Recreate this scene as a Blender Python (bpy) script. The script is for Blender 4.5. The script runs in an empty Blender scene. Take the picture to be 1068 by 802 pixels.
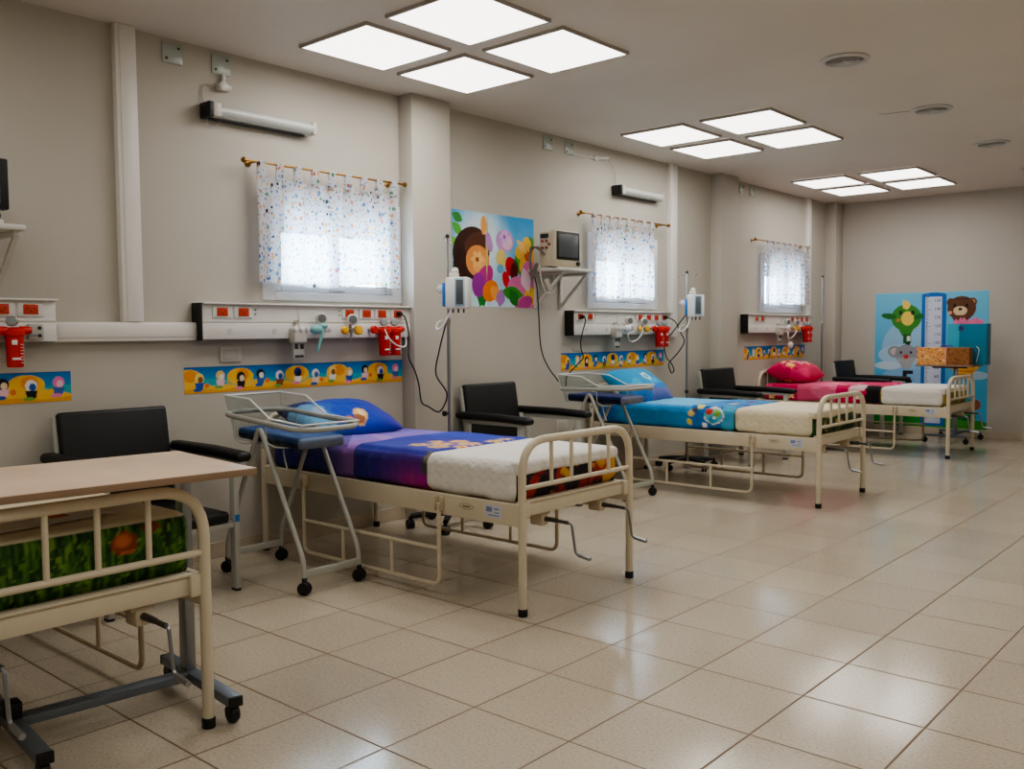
import bpy, bmesh, math, random
import numpy as np
from mathutils import Vector, Matrix, Euler
R_ = math.radians
PI = math.pi
rng = random.Random(7)
C = bpy.context.scene.collection

# ------------------------------------------------------------------ colour and materials
def lin(c):
    """sRGB 0-255 triple -> linear triple"""
    out = []
    for v in c:
        v = v / 255.0
        out.append(v / 12.92 if v <= 0.04045 else ((v + 0.055) / 1.055) ** 2.4)
    return out

def base_mat(name):
    m = bpy.data.materials.new(name); m.use_nodes = True
    nt = m.node_tree; b = nt.nodes['Principled BSDF']
    return m, nt, b

def mat(name, col, rough=0.5, metal=0.0, var=0.08, scale=6.0, bump=0.0, bscale=60.0, spec=0.5, coat=0.0):
    m, nt, b = base_mat(name)
    c = lin(col)
    tc = nt.nodes.new('ShaderNodeTexCoord')
    nz = nt.nodes.new('ShaderNodeTexNoise'); nz.inputs['Scale'].default_value = scale; nz.inputs['Detail'].default_value = 4
    nt.links.new(tc.outputs['Object'], nz.inputs['Vector'])
    rp = nt.nodes.new('ShaderNodeValToRGB')
    rp.color_ramp.elements[0].position = 0.3; rp.color_ramp.elements[1].position = 0.7
    rp.color_ramp.elements[0].color = [max(0, x * (1 - var)) for x in c] + [1]
    rp.color_ramp.elements[1].color = [min(1, x * (1 + var)) for x in c] + [1]
    nt.links.new(nz.outputs['Fac'], rp.inputs['Fac'])
    nt.links.new(rp.outputs['Color'], b.inputs['Base Color'])
    b.inputs['Roughness'].default_value = rough; b.inputs['Metallic'].default_value = metal
    b.inputs['Specular IOR Level'].default_value = spec
    if coat: b.inputs['Coat Weight'].default_value = coat
    if bump:
        n2 = nt.nodes.new('ShaderNodeTexNoise'); n2.inputs['Scale'].default_value = bscale; n2.inputs['Detail'].default_value = 3
        nt.links.new(tc.outputs['Object'], n2.inputs['Vector'])
        bp = nt.nodes.new('ShaderNodeBump'); bp.inputs['Strength'].default_value = bump; bp.inputs['Distance'].default_value = 0.01
        nt.links.new(n2.outputs['Fac'], bp.inputs['Height']); nt.links.new(bp.outputs['Normal'], b.inputs['Normal'])
    return m

def mat_print(name, rough=0.6, bump=0.0, bscale=40, sheen=0.0, quilt=False):
    """reads the printed colours painted on the mesh points"""
    m, nt, b = base_mat(name)
    a = nt.nodes.new('ShaderNodeAttribute'); a.attribute_name = 'print'
    nt.links.new(a.outputs['Color'], b.inputs['Base Color'])
    b.inputs['Roughness'].default_value = rough
    b.inputs['Specular IOR Level'].default_value = 0.3
    if sheen: b.inputs['Sheen Weight'].default_value = sheen
    tc = nt.nodes.new('ShaderNodeTexCoord')
    if bump:
        n2 = nt.nodes.new('ShaderNodeTexNoise'); n2.inputs['Scale'].default_value = bscale; n2.inputs['Detail'].default_value = 4
        nt.links.new(tc.outputs['Object'], n2.inputs['Vector'])
        bp = nt.nodes.new('ShaderNodeBump'); bp.inputs['Strength'].default_value = bump; bp.inputs['Distance'].default_value = 0.02
        nt.links.new(n2.outputs['Fac'], bp.inputs['Height']); nt.links.new(bp.outputs['Normal'], b.inputs['Normal'])
    return m

def mat_quilt(name, col):
    m, nt, b = base_mat(name)
    c = lin(col)
    b.inputs['Base Color'].default_value = c + [1]; b.inputs['Roughness'].default_value = 0.85
    b.inputs['Sheen Weight'].default_value = 0.15
    tc = nt.nodes.new('ShaderNodeTexCoord')
    sep = nt.nodes.new('ShaderNodeSeparateXYZ'); nt.links.new(tc.outputs['Object'], sep.inputs[0])
    def M(op, a, bb=None):
        n = nt.nodes.new('ShaderNodeMath'); n.operation = op
        for i, v in enumerate((a, bb)):
            if v is None: continue
            if isinstance(v, (int, float)): n.inputs[i].default_value = v
            else: nt.links.new(v, n.inputs[i])
        return n.outputs[0]
    cross = M('ADD', sep.outputs['Y'], sep.outputs['Z'])
    zig = M('PINGPONG', M('MULTIPLY', sep.outputs['X'], 1.0), 0.035)
    t = M('ADD', cross, M('MULTIPLY', zig, 0.8))
    h = M('ABSOLUTE', M('SINE', M('MULTIPLY', t, 68.0)))
    nz = nt.nodes.new('ShaderNodeTexNoise'); nz.inputs['Scale'].default_value = 9; nt.links.new(tc.outputs['Object'], nz.inputs['Vector'])
    hh = M('ADD', M('POWER', h, 0.5), M('MULTIPLY', nz.outputs['Fac'], 1.0))
    bp = nt.nodes.new('ShaderNodeBump'); bp.inputs['Strength'].default_value = 0.28; bp.inputs['Distance'].default_value = 0.008
    nt.links.new(hh, bp.inputs['Height']); nt.links.new(bp.outputs['Normal'], b.inputs['Normal'])
    return m

def mat_clear(name, tint=(247, 249, 249), refl=0.12):
    m = bpy.data.materials.new(name); m.use_nodes = True; nt = m.node_tree; nt.nodes.clear()
    out = nt.nodes.new('ShaderNodeOutputMaterial')
    tr = nt.nodes.new('ShaderNodeBsdfTransparent'); tr.inputs[0].default_value = lin(tint) + [1]
    gl = nt.nodes.new('ShaderNodeBsdfGlossy'); gl.inputs['Roughness'].default_value = 0.06
    lw = nt.nodes.new('ShaderNodeLayerWeight'); lw.inputs['Blend'].default_value = 0.25
    ma = nt.nodes.new('ShaderNodeMath'); ma.operation = 'MULTIPLY_ADD'; ma.inputs[1].default_value = 0.11; ma.inputs[2].default_value = refl * 0.06
    nt.links.new(lw.outputs['Fresnel'], ma.inputs[0])
    mx = nt.nodes.new('ShaderNodeMixShader')
    nt.links.new(ma.outputs[0], mx.inputs[0]); nt.links.new(tr.outputs[0], mx.inputs[1]); nt.links.new(gl.outputs[0], mx.inputs[2])
    nt.links.new(mx.outputs[0], out.inputs[0])
    return m

def mat_emit(name, col, strength):
    m, nt, b = base_mat(name)
    b.inputs['Base Color'].default_value = lin(col) + [1]
    b.inputs['Emission Color'].default_value = lin(col) + [1]
    b.inputs['Emission Strength'].default_value = strength
    return m

def mat_wall(name, col, bump=0.12):
    m, nt, b = base_mat(name)
    c = lin(col)
    tc = nt.nodes.new('ShaderNodeTexCoord')
    n1 = nt.nodes.new('ShaderNodeTexNoise'); n1.inputs['Scale'].default_value = 1.1; n1.inputs['Detail'].default_value = 6
    nt.links.new(tc.outputs['Object'], n1.inputs['Vector'])
    rp = nt.nodes.new('ShaderNodeValToRGB')
    rp.color_ramp.elements[0].position = 0.25; rp.color_ramp.elements[1].position = 0.75
    rp.color_ramp.elements[0].color = [x * 0.95 for x in c] + [1]; rp.color_ramp.elements[1].color = [x * 1.04 for x in c] + [1]
    nt.links.new(n1.outputs['Fac'], rp.inputs['Fac']); nt.links.new(rp.outputs['Color'], b.inputs['Base Color'])
    b.inputs['Roughness'].default_value = 0.62; b.inputs['Specular IOR Level'].default_value = 0.3
    n2 = nt.nodes.new('ShaderNodeTexNoise'); n2.inputs['Scale'].default_value = 90; n2.inputs['Detail'].default_value = 3
    nt.links.new(tc.outputs['Object'], n2.inputs['Vector'])
    bp = nt.nodes.new('ShaderNodeBump'); bp.inputs['Strength'].default_value = bump; bp.inputs['Distance'].default_value = 0.004
    nt.links.new(n2.outputs['Fac'], bp.inputs['Height']); nt.links.new(bp.outputs['Normal'], b.inputs['Normal'])
    return m

def mat_floor():
    m, nt, b = base_mat('terrazzo floor tiles')
    L = nt.links
    tc = nt.nodes.new('ShaderNodeTexCoord')
    sep = nt.nodes.new('ShaderNodeSeparateXYZ'); L.new(tc.outputs['Object'], sep.inputs[0])
    def M(op, a, bb=None):
        n = nt.nodes.new('ShaderNodeMath'); n.operation = op
        for i, v in enumerate((a, bb)):
            if v is None: continue
            if isinstance(v, (int, float)): n.inputs[i].default_value = v
            else: L.new(v, n.inputs[i])
        return n.outputs[0]
    sx = M('DIVIDE', M('SUBTRACT', sep.outputs['X'], 0.145), 0.4)
    sy = M('DIVIDE', sep.outputs['Y'], 0.4)
    def edge(s):
        f = M('FRACT', s); return M('MINIMUM', f, M('SUBTRACT', 1.0, f))
    d = M('MINIMUM', edge(sx), edge(sy))
    grout = nt.nodes.new('ShaderNodeMapRange'); grout.inputs['From Min'].default_value = 0.0055; grout.inputs['From Max'].default_value = 0.012
    L.new(d, grout.inputs['Value'])
    comb = nt.nodes.new('ShaderNodeCombineXYZ'); L.new(M('FLOOR', sx), comb.inputs[0]); L.new(M('FLOOR', sy), comb.inputs[1])
    wn = nt.nodes.new('ShaderNodeTexWhiteNoise'); L.new(comb.outputs[0], wn.inputs['Vector'])
    # speckle
    vo = nt.nodes.new('ShaderNodeTexNoise'); vo.inputs['Scale'].default_value = 95; vo.inputs['Detail'].default_value = 2.5; L.new(tc.outputs['Object'], vo.inputs['Vector'])
    rp = nt.nodes.new('ShaderNodeValToRGB'); e = rp.color_ramp.elements
    e[0].position = 0.30; e[0].color = lin((176, 164, 144)) + [1]
    e[1].position = 0.44; e[1].color = lin((192, 181, 162)) + [1]
    x = e.new(0.62); x.color = lin((196, 185, 166)) + [1]; x = e.new(0.74); x.color = lin((208, 198, 180)) + [1]
    L.new(vo.outputs['Fac'], rp.inputs['Fac'])
    big = nt.nodes.new('ShaderNodeTexNoise'); big.inputs['Scale'].default_value = 1.7; big.inputs['Detail'].default_value = 5; L.new(tc.outputs['Object'], big.inputs['Vector'])
    fac = M('ADD', M('MULTIPLY', wn.outputs['Value'], 0.10), M('MULTIPLY', big.outputs['Fac'], 0.20))
    val = M('ADD', fac, 0.85)
    mul = nt.nodes.new('ShaderNodeMix'); mul.data_type = 'RGBA'; mul.blend_type = 'MULTIPLY'; mul.inputs['Factor'].default_value = 1.0
    cc = nt.nodes.new('ShaderNodeCombineColor')
    for i in range(3): L.new(val, cc.inputs[i])
    L.new(rp.outputs['Color'], mul.inputs['A']); L.new(cc.outputs[0], mul.inputs['B'])
    mx = nt.nodes.new('ShaderNodeMix'); mx.data_type = 'RGBA'
    mx.inputs['A'].default_value = lin((118, 95, 68)) + [1]
    L.new(grout.outputs[0], mx.inputs['Factor']); L.new(mul.outputs['Result'], mx.inputs['B'])
    L.new(mx.outputs['Result'], b.inputs['Base Color'])
    rr = nt.nodes.new('ShaderNodeMapRange'); rr.inputs['To Min'].default_value = 0.6; rr.inputs['To Max'].default_value = 0.15
    L.new(grout.outputs[0], rr.inputs['Value'])
    rn = M('ADD', rr.outputs[0], M('MULTIPLY', M('SUBTRACT', big.outputs['Fac'], 0.5), 0.12))
    L.new(rn, b.inputs['Roughness'])
    b.inputs['Specular IOR Level'].default_value = 0.6
    # each tile leans a hair, so the reflections break at the joints
    bp = nt.nodes.new('ShaderNodeBump'); bp.inputs['Strength'].default_value = 0.35; bp.inputs['Distance'].default_value = 0.002
    L.new(M('ADD', grout.outputs[0], M('MULTIPLY', big.outputs['Fac'], 0.6)), bp.inputs['Height']); L.new(bp.outputs['Normal'], b.inputs['Normal'])
    return m

def mat_curtain():
    m = bpy.data.materials.new('spotted curtain cloth'); m.use_nodes = True; nt = m.node_tree; nt.nodes.clear(); L = nt.links
    out = nt.nodes.new('ShaderNodeOutputMaterial')
    uv = nt.nodes.new('ShaderNodeUVMap'); uv.uv_map = 'cloth'
    def dots(scale, thr, seed):
        mp = nt.nodes.new('ShaderNodeMapping'); mp.inputs['Location'].default_value = (seed, seed * 1.7, 0); mp.inputs['Scale'].default_value = (1, 0.8, 1)
        L.new(uv.outputs[0], mp.inputs['Vector'])
        v = nt.nodes.new('ShaderNodeTexVoronoi'); v.voronoi_dimensions = '2D'; v.inputs['Scale'].default_value = scale; v.inputs['Randomness'].default_value = 0.9
        L.new(mp.outputs[0], v.inputs['Vector'])
        s = nt.nodes.new('ShaderNodeSeparateColor'); L.new(v.outputs['Color'], s.inputs[0])
        r = nt.nodes.new('ShaderNodeMath'); r.operation = 'MULTIPLY_ADD'; L.new(s.outputs[1], r.inputs[0]); r.inputs[1].default_value = thr; r.inputs[2].default_value = thr * 0.35
        lt = nt.nodes.new('ShaderNodeMath'); lt.operation = 'LESS_THAN'; L.new(v.outputs['Distance'], lt.inputs[0]); L.new(r.outputs[0], lt.inputs[1])
        rp = nt.nodes.new('ShaderNodeValToRGB'); rp.color_ramp.interpolation = 'CONSTANT'
        cols = [(80, 110, 165), (226, 150, 80), (110, 140, 180), (50, 50, 60), (90, 145, 110), (232, 176, 110), (120, 128, 150), (190, 110, 95)]
        e = rp.color_ramp.elements; e[0].position = 0; e[0].color = lin(cols[0]) + [1]; e[1].position = 1 / 8; e[1].color = lin(cols[1]) + [1]
        for i in range(2, 8): x = e.new(i / 8); x.color = lin(cols[i]) + [1]
        L.new(s.outputs[0], rp.inputs['Fac'])
        return lt.outputs[0], rp.outputs['Color']
    f1, c1 = dots(27, 0.22, 0.3); f2, c2 = dots(36, 0.17, 4.1)
    a = nt.nodes.new('ShaderNodeMix'); a.data_type = 'RGBA'; a.inputs['A'].default_value = lin((212, 214, 221)) + [1]
    L.new(f2, a.inputs['Factor']); L.new(c2, a.inputs['B'])
    b2 = nt.nodes.new('ShaderNodeMix'); b2.data_type = 'RGBA'; L.new(f1, b2.inputs['Factor']); L.new(a.outputs['Result'], b2.inputs['A']); L.new(c1, b2.inputs['B'])
    df = nt.nodes.new('ShaderNodeBsdfDiffuse'); tl = nt.nodes.new('ShaderNodeBsdfTranslucent')
    L.new(b2.outputs['Result'], df.inputs['Color']); L.new(b2.outputs['Result'], tl.inputs['Color'])
    mx = nt.nodes.new('ShaderNodeMixShader'); mx.inputs[0].default_value = 0.42
    L.new(df.outputs[0], mx.inputs[1]); L.new(tl.outputs[0], mx.inputs[2])
    tp = nt.nodes.new('ShaderNodeBsdfTransparent'); m2 = nt.nodes.new('ShaderNodeMixShader'); m2.inputs[0].default_value = 0.08
    L.new(mx.outputs[0], m2.inputs[1]); L.new(tp.outputs[0], m2.inputs[2])
    L.new(m2.outputs[0], out.inputs[0])
    return m

CREAM = mat('cream bed enamel', (208, 197, 174), 0.38, var=0.04)
CREAM_D = mat('cream bed enamel worn', (194, 180, 154), 0.42, var=0.06)
GREY_E = mat('pale grey enamel', (172, 172, 164), 0.4, var=0.04)
STEEL = mat('brushed steel', (150, 152, 155), 0.33, 0.85, var=0.06)
STEELB = mat('galvanised blue grey steel', (120, 128, 138), 0.4, 0.6, var=0.1)
CHROME = mat('chrome', (190, 190, 190), 0.18, 0.95, var=0.03)
DARK = mat('dark grey plastic', (40, 40, 42), 0.45, var=0.1)
BLACK = mat('black rubber', (20, 20, 21), 0.5, var=0.1)
VINYL = mat('black vinyl', (15, 15, 16), 0.5, var=0.1, bump=0.15, bscale=25)
WHITE = mat('white plastic', (214, 214, 210), 0.4, var=0.02)
OFFW = mat('off white plastic', (198, 194, 184), 0.42, var=0.03)
WPAINT = mat('white painted metal', (205, 203, 198), 0.4, var=0.02)
BEIGE = mat('beige plastic', (190, 180, 158), 0.45, var=0.04)
RED = mat('red plastic', (196, 34, 26), 0.35, var=0.08)
REDO = mat('orange red socket', (190, 60, 34), 0.4, var=0.06)
YELLOW = mat('yellow plastic', (226, 172, 50), 0.4, var=0.05)
TEAL = mat('teal soft plastic', (126, 182, 180), 0.5, var=0.08)
BLUE = mat('blue plastic', (40, 110, 180), 0.4, var=0.06)
SCREEN = mat('dark screen', (84, 90, 94), 0.3, var=0.03)
PANELM = mat('panel aluminium', (216, 214, 209), 0.42, 0.0, var=0.03)
GLASSPLATE = mat('greenish plate', (172, 181, 175), 0.25, var=0.04)
BRASS = mat('aged brass', (150, 112, 58), 0.35, 0.8, var=0.1)
LABEL = mat('paper label', (200, 204, 214), 0.6, var=0.02)
INK = mat('printed ink', (50, 60, 110), 0.6, var=0.02)
NAVY = mat('navy vinyl', (26, 34, 66), 0.4, var=0.1)
CLEAR = mat_clear('clear acrylic')
GLASS = mat_clear('window glass', (235, 245, 250), 0.1)
PRINT = mat_print('printed paper', 0.42)
CLOTH = mat_print('printed cotton', 0.75, bump=0.35, bscale=14, sheen=0.1)
CURT = mat_curtain()
PADW = mat_quilt('white quilted cotton', (226, 223, 216))
PADC = mat_quilt('cream quilted cotton', (222, 211, 184))

# ------------------------------------------------------------------ mesh building
def fillet(pts, r, n=5):
    pts = [Vector(p) for p in pts]; out = [pts[0]]
    for i in range(1, len(pts) - 1):
        a, b, c = pts[i - 1], pts[i], pts[i + 1]
        d1 = (a - b); d2 = (c - b)
        rr = r if not isinstance(r, (list, tuple)) else r[i - 1]
        t = min(rr, d1.length * 0.48, d2.length * 0.48)
        p1 = b + d1.normalized() * t; p2 = b + d2.normalized() * t
        for k in range(n + 1):
            s = k / n
            out.append(p1 * (1 - s) ** 2 + b * 2 * s * (1 - s) + p2 * s ** 2)
    out.append(pts[-1]); return out

def spline(pts, n=8):
    P = [Vector(p) for p in pts]; P = [P[0] * 2 - P[1]] + P + [P[-1] * 2 - P[-2]]; out = []
    for i in range(1, len(P) - 2):
        for k in range(n):
            t = k / n
            out.append(0.5 * ((2 * P[i]) + (P[i + 1] - P[i - 1]) * t + (2 * P[i - 1] - 5 * P[i] + 4 * P[i + 1] - P[i + 2]) * t * t + (3 * P[i] - P[i - 1] - 3 * P[i + 1] + P[i + 2]) * t ** 3))
    out.append(P[-2]); return out

class MB:
    def __init__(s): s.bm = bmesh.new()
    def box(s, c, d, bev=0.0, rot=None, mi=0, seg=2):
        M = Matrix.Translation(c)
        if rot is not None: M = M @ (rot.to_4x4() if isinstance(rot, Matrix) else Euler(rot).to_matrix().to_4x4())
        M = M @ Matrix.Diagonal((d[0], d[1], d[2], 1))
        r = bmesh.ops.create_cube(s.bm, size=1.0, matrix=M)
        vs = r['verts']; fs = {f for v in vs for f in v.link_faces}
        for f in fs: f.material_index = mi
        if bev > 0:
            es = list({e for v in vs for e in v.link_edges})
            q = bmesh.ops.bevel(s.bm, geom=es, offset=min(bev, min(d) * 0.49), segments=seg, affect='EDGES', profile=0.5, clamp_overlap=True)
            for f in q['faces']: f.material_index = mi
        return s
    def tube(s, pts, r, n=10, closed=False, mi=0):
        pts = [Vector(p) for p in pts]; m = len(pts); rings = []
        def tan(i):
            if closed: return (pts[(i + 1) % m] - pts[i - 1]).normalized()
            if i == 0: return (pts[1] - pts[0]).normalized()
            if i == m - 1: return (pts[-1] - pts[-2]).normalized()
            return ((pts[i + 1] - pts[i]).normalized() + (pts[i] - pts[i - 1]).normalized()).normalized()
        t = tan(0); ref = Vector((0, 0, 1)) if abs(t.z) < 0.9 else Vector((1, 0, 0))
        u = t.cross(ref).normalized()
        for i in range(m):
            t = tan(i); u = (u - t * u.dot(t))
            u = u.normalized() if u.length > 1e-6 else t.cross(Vector((0.3, 0.5, 0.8))).normalized()
            w = t.cross(u)
            rr = r[i] if isinstance(r, (list, tuple)) else r
            rings.append([s.bm.verts.new(pts[i] + (u * math.cos(2 * PI * k / n) + w * math.sin(2 * PI * k / n)) * rr) for k in range(n)])
        rngi = range(m if closed else m - 1)
        for i in rngi:
            a, b = rings[i], rings[(i + 1) % m]
            for k in range(n):
                f = s.bm.faces.new((a[k], a[(k + 1) % n], b[(k + 1) % n], b[k])); f.material_index = mi
        if not closed:
            f = s.bm.faces.new(list(reversed(rings[0]))); f.material_index = mi
            f = s.bm.faces.new(rings[-1]); f.material_index = mi
        return s
    def cyl(s, p0, p1, r, r1=None, n=18, mi=0):
        return s.tube([p0, p1], [r, r if r1 is None else r1], n, mi=mi)
    def lathe(s, prof, M=None, n=24, mi=0):
        """prof: (radius, height) pairs about local z"""
        M = M or Matrix.Identity(4); rings = []
        for r, z in prof:
            rings.append([s.bm.verts.new(M @ Vector((max(r, 1e-4) * math.cos(2 * PI * k / n), max(r, 1e-4) * math.sin(2 * PI * k / n), z))) for k in range(n)])
        for a, b in zip(rings, rings[1:]):
            for k in range(n):
                f = s.bm.faces.new((a[k], a[(k + 1) % n], b[(k + 1) % n], b[k])); f.material_index = mi
        f = s.bm.faces.new(list(reversed(rings[0]))); f.material_index = mi
        f = s.bm.faces.new(rings[-1]); f.material_index = mi
        return s
    def prism(s, poly, M, th, mi=0):
        """poly in the xy plane of M, extruded along its z by th"""
        a = [s.bm.verts.new(M @ Vector((x, y, 0))) for x, y in poly]; b = [s.bm.verts.new(M @ Vector((x, y, th))) for x, y in poly]
        n = len(poly)
        f = s.bm.faces.new(list(reversed(a))); f.material_index = mi
        f = s.bm.faces.new(b); f.material_index = mi
        for k in range(n):
            f = s.bm.faces.new((a[k], a[(k + 1) % n], b[(k + 1) % n], b[k])); f.material_index = mi
        return s
    def ball(s, c, r, sc=(1, 1, 1), u=16, v=10, mi=0):
        M = Matrix.Translation(c) @ Matrix.Diagonal((r * sc[0], r * sc[1], r * sc[2], 1))
        q = bmesh.ops.create_uvsphere(s.bm, u_segments=u, v_segments=v, radius=1.0, matrix=M)
        for f in {f for w in q['verts'] for f in w.link_faces}: f.material_index = mi
        return s
    def build(s, name, mats, parent=None, smooth=35):
        bmesh.ops.recalc_face_normals(s.bm, faces=s.bm.faces)
        me = bpy.data.meshes.new(name); s.bm.to_mesh(me); s.bm.free()
        for m in (mats if isinstance(mats, (list, tuple)) else [mats]): me.materials.append(m)
        if smooth:
            for p in me.polygons: p.use_smooth = True
            me.set_sharp_from_angle(angle=R_(smooth))
        o = bpy.data.objects.new(name, me); C.objects.link(o)
        if parent is not None: o.parent = parent
        return o

def np_obj(name, V, F, m, parent=None, cols=None, uv=None, smooth=True):
    me = bpy.data.meshes.new(name); me.from_pydata([tuple(v) for v in V], [], [tuple(f) for f in F]); me.update()
    me.materials.append(m)
    if cols is not None:
        c = np.asarray(cols, float) / 255.0
        l = np.where(c <= 0.04045, c / 12.92, ((c + 0.055) / 1.055) ** 2.4)
        at = me.color_attributes.new('print', 'FLOAT_COLOR', 'POINT')
        at.data.foreach_set('color', np.concatenate([l, np.ones((len(l), 1))], 1).astype(np.float32).ravel())
    if uv is not None:
        ul = me.uv_layers.new(name='cloth'); idx = np.zeros(len(me.loops), dtype=np.int32); me.loops.foreach_get('vertex_index', idx)
        ul.data.foreach_set('uv', np.asarray(uv, np.float32)[idx].ravel())
    if smooth: me.polygons.foreach_set('use_smooth', [True] * len(me.polygons))
    o = bpy.data.objects.new(name, me); C.objects.link(o)
    if parent is not None: o.parent = parent
    return o

def grid_faces(nu, nv):
    return [(i * nv + j, (i + 1) * nv + j, (i + 1) * nv + j + 1, i * nv + j + 1) for i in range(nu - 1) for j in range(nv - 1)]

def tag(o, label=None, cat=None, group=None, kind=None):
    if label: o['label'] = label
    if cat: o['category'] = cat
    if group: o['group'] = group
    if kind: o['kind'] = kind
    return o
def thing(name, label, cat, loc=(0, 0, 0), rz=0.0, group=None):
    o = bpy.data.objects.new(name, None); o.empty_display_size = 0.1; C.objects.link(o)
    o.location = loc; o.rotation_euler = (0, 0, rz)
    return tag(o, label, cat, group)
def children(o): return [c for c in bpy.data.objects if c.parent == o]
def dup(root, loc, rz, label, group=None):
    def cp(o, par):
        c = o.copy(); C.objects.link(c)
        if par is not None: c.parent = par
        for ch in children(o):
            if ch is not c: cp(ch, c)
        return c
    r = cp(root, None); r.location = loc; r.rotation_euler = (0, 0, rz); r['label'] = label
    if group: r['group'] = group
    return r

# ------------------------------------------------------------------ painting on mesh points
class Paint:
    def __init__(s, u, v, base):
        s.u = np.asarray(u, float); s.v = np.asarray(v, float); s.c = np.tile(np.array(base, float), (len(s.u), 1))
    def put(s, mask, col, a=1.0):
        w = (mask.astype(float) * a)[:, None] if mask.dtype == bool else (np.clip(mask, 0, 1) * a)[:, None]
        s.c = s.c * (1 - w) + np.array(col, float) * w; return s
    def ell(s, cx, cy, rx, ry, col, ang=0, a=1.0, soft=0.0):
        ca, sa = math.cos(ang), math.sin(ang); x = s.u - cx; y = s.v - cy
        d = ((x * ca + y * sa) / rx) ** 2 + ((-x * sa + y * ca) / ry) ** 2
        return s.put(np.clip((1 - d) / soft + 0.5, 0, 1) if soft else d < 1, col, a)
    def rect(s, x0, y0, x1, y1, col, a=1.0): return s.put((s.u > x0) & (s.u < x1) & (s.v > y0) & (s.v < y1), col, a)
    def poly(s, pts, col, a=1.0):
        ins = np.zeros(len(s.u), bool); n = len(pts)
        for i in range(n):
            x0, y0 = pts[i]; x1, y1 = pts[(i + 1) % n]
            if y0 == y1: continue
            cr = ((y0 > s.v) != (y1 > s.v)) & (s.u < (x1 - x0) * (s.v - y0) / (y1 - y0) + x0)
            ins ^= cr
        return s.put(ins, col, a)
    def gradv(s, y0, y1, c0, c1):
        t = np.clip((s.v - y0) / (y1 - y0), 0, 1)[:, None]; s.c = np.array(c0, float) * (1 - t) + np.array(c1, float) * t; return s
    def gradu(s, x0, x1, col, a=1.0): return s.put(np.clip((s.u - x0) / (x1 - x0), 0, 1), col, a)
    def flower(s, cx, cy, r, col, core, n=5, ang=0.0, fat=0.55):
        for k in range(n):
            t = ang + 2 * PI * k / n
            s.ell(cx + math.cos(t) * r * 0.6, cy + math.sin(t) * r * 0.6, r * 0.55, r * fat * 0.6, col, t)
        return s.ell(cx, cy, r * 0.3, r * 0.3, core)
    def leaf(s, cx, cy, L, W, ang, col):
        ca, sa = math.cos(ang), math.sin(ang); x = ((s.u - cx) * ca + (s.v - cy) * sa) / L; y = (-(s.u - cx) * sa + (s.v - cy) * ca) / W
        return s.put((x > 0) & (x < 1) & (np.abs(y) < np.sin(np.clip(x, 0, 1) * PI) * 0.5), col)
    def mottle(s, amp, k, seed=0):
        r = np.random.RandomState(seed); n = np.zeros(len(s.u))
        for f in (1, 2, 4):
            for _ in range(4):
                a = r.rand() * 2 * PI; n += np.sin((s.u * math.cos(a) + s.v * math.sin(a)) * k * f + r.rand() * 7) / f
        s.c = np.clip(s.c * (1 + amp * n[:, None] / 4), 0, 255); return s

def sheet_panel(name, w, h, nx, ny, paint, M, parent=None, m=PRINT, th=0.0015):
    """a flat printed sheet w x h, painted, standing in the local xy plane of M with a thin back"""
    u = np.linspace(0, w, nx); v = np.linspace(0, h, ny); U, V = np.meshgrid(u, v, indexing='ij'); U = U.ravel(); V = V.ravel()
    cols = paint(U, V)
    top = [M @ Vector((a, b, th)) for a, b in zip(U, V)]
    F = grid_faces(nx, ny)
    per = [i * ny for i in range(nx)] + [(nx - 1) * ny + j for j in range(1, ny)] + [i * ny + ny - 1 for i in range(nx - 2, -1, -1)] + [j for j in range(ny - 2, 0, -1)]
    n0 = len(top)
    bot = [M @ Vector((U[i], V[i], 0)) for i in per]
    n = len(per)
    F += [(per[k], n0 + k, n0 + (k + 1) % n, per[(k + 1) % n]) for k in range(n)]
    cols = np.concatenate([cols, cols[per]], 0)
    return np_obj(name, top + bot, F, m, parent, cols, smooth=False)

def rounded_box(lo, hi, r, step):
    """dense rounded box: points and faces"""
    lo = np.array(lo, float); hi = np.array(hi, float); c = (lo + hi) / 2; h = (hi - lo) / 2; r = min(r, h.min() * 0.98)
    V = []; F = []; off = 0
    for ax in range(3):
        a, b = [(1, 2), (2, 0), (0, 1)][ax]
        na = max(6, int(2 * h[a] / step) + 1); nb = max(6, int(2 * h[b] / step) + 1)
        def ticks(n, hh):
            e = np.array([hh - r * (1 - math.cos(t)) for t in np.linspace(0, PI / 2, 5)])   # finer round the edge
            e = np.unique(np.concatenate([np.linspace(-hh + r, hh - r, n), hh - r + r * np.linspace(0, 1, 5), -hh + r - r * np.linspace(0, 1, 5)]))
            return e
        ta = ticks(na, h[a]); tb = ticks(nb, h[b])
        for sg in (-1, 1):
            A, B = np.meshgrid(ta, tb, indexing='ij'); P = np.zeros((A.size, 3)); P[:, a] = A.ravel(); P[:, b] = B.ravel(); P[:, ax] = sg * h[ax]
            q = np.clip(P, -(h - r), h - r); d = P - q; d /= np.linalg.norm(d, axis=1)[:, None]
            V.append(q + d * r + c)
            f = grid_faces(len(ta), len(tb))
            if sg < 0: f = [tuple(reversed(x)) for x in f]
            F += [tuple(i + off for i in x) for x in f]; off += A.size
    V = np.concatenate(V, 0)
    key = {}; remap = np.zeros(len(V), int); out = []
    for i, v in enumerate(np.round(V, 5)):
        k = tuple(v)
        if k not in key: key[k] = len(out); out.append(V[i])
        remap[i] = key[k]
    F2 = []
    for f in F:
        g = []
        for i in f:
            j = int(remap[i])
            if j not in g: g.append(j)
        if len(g) > 2: F2.append(tuple(g))
    return np.array(out), F2

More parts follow.
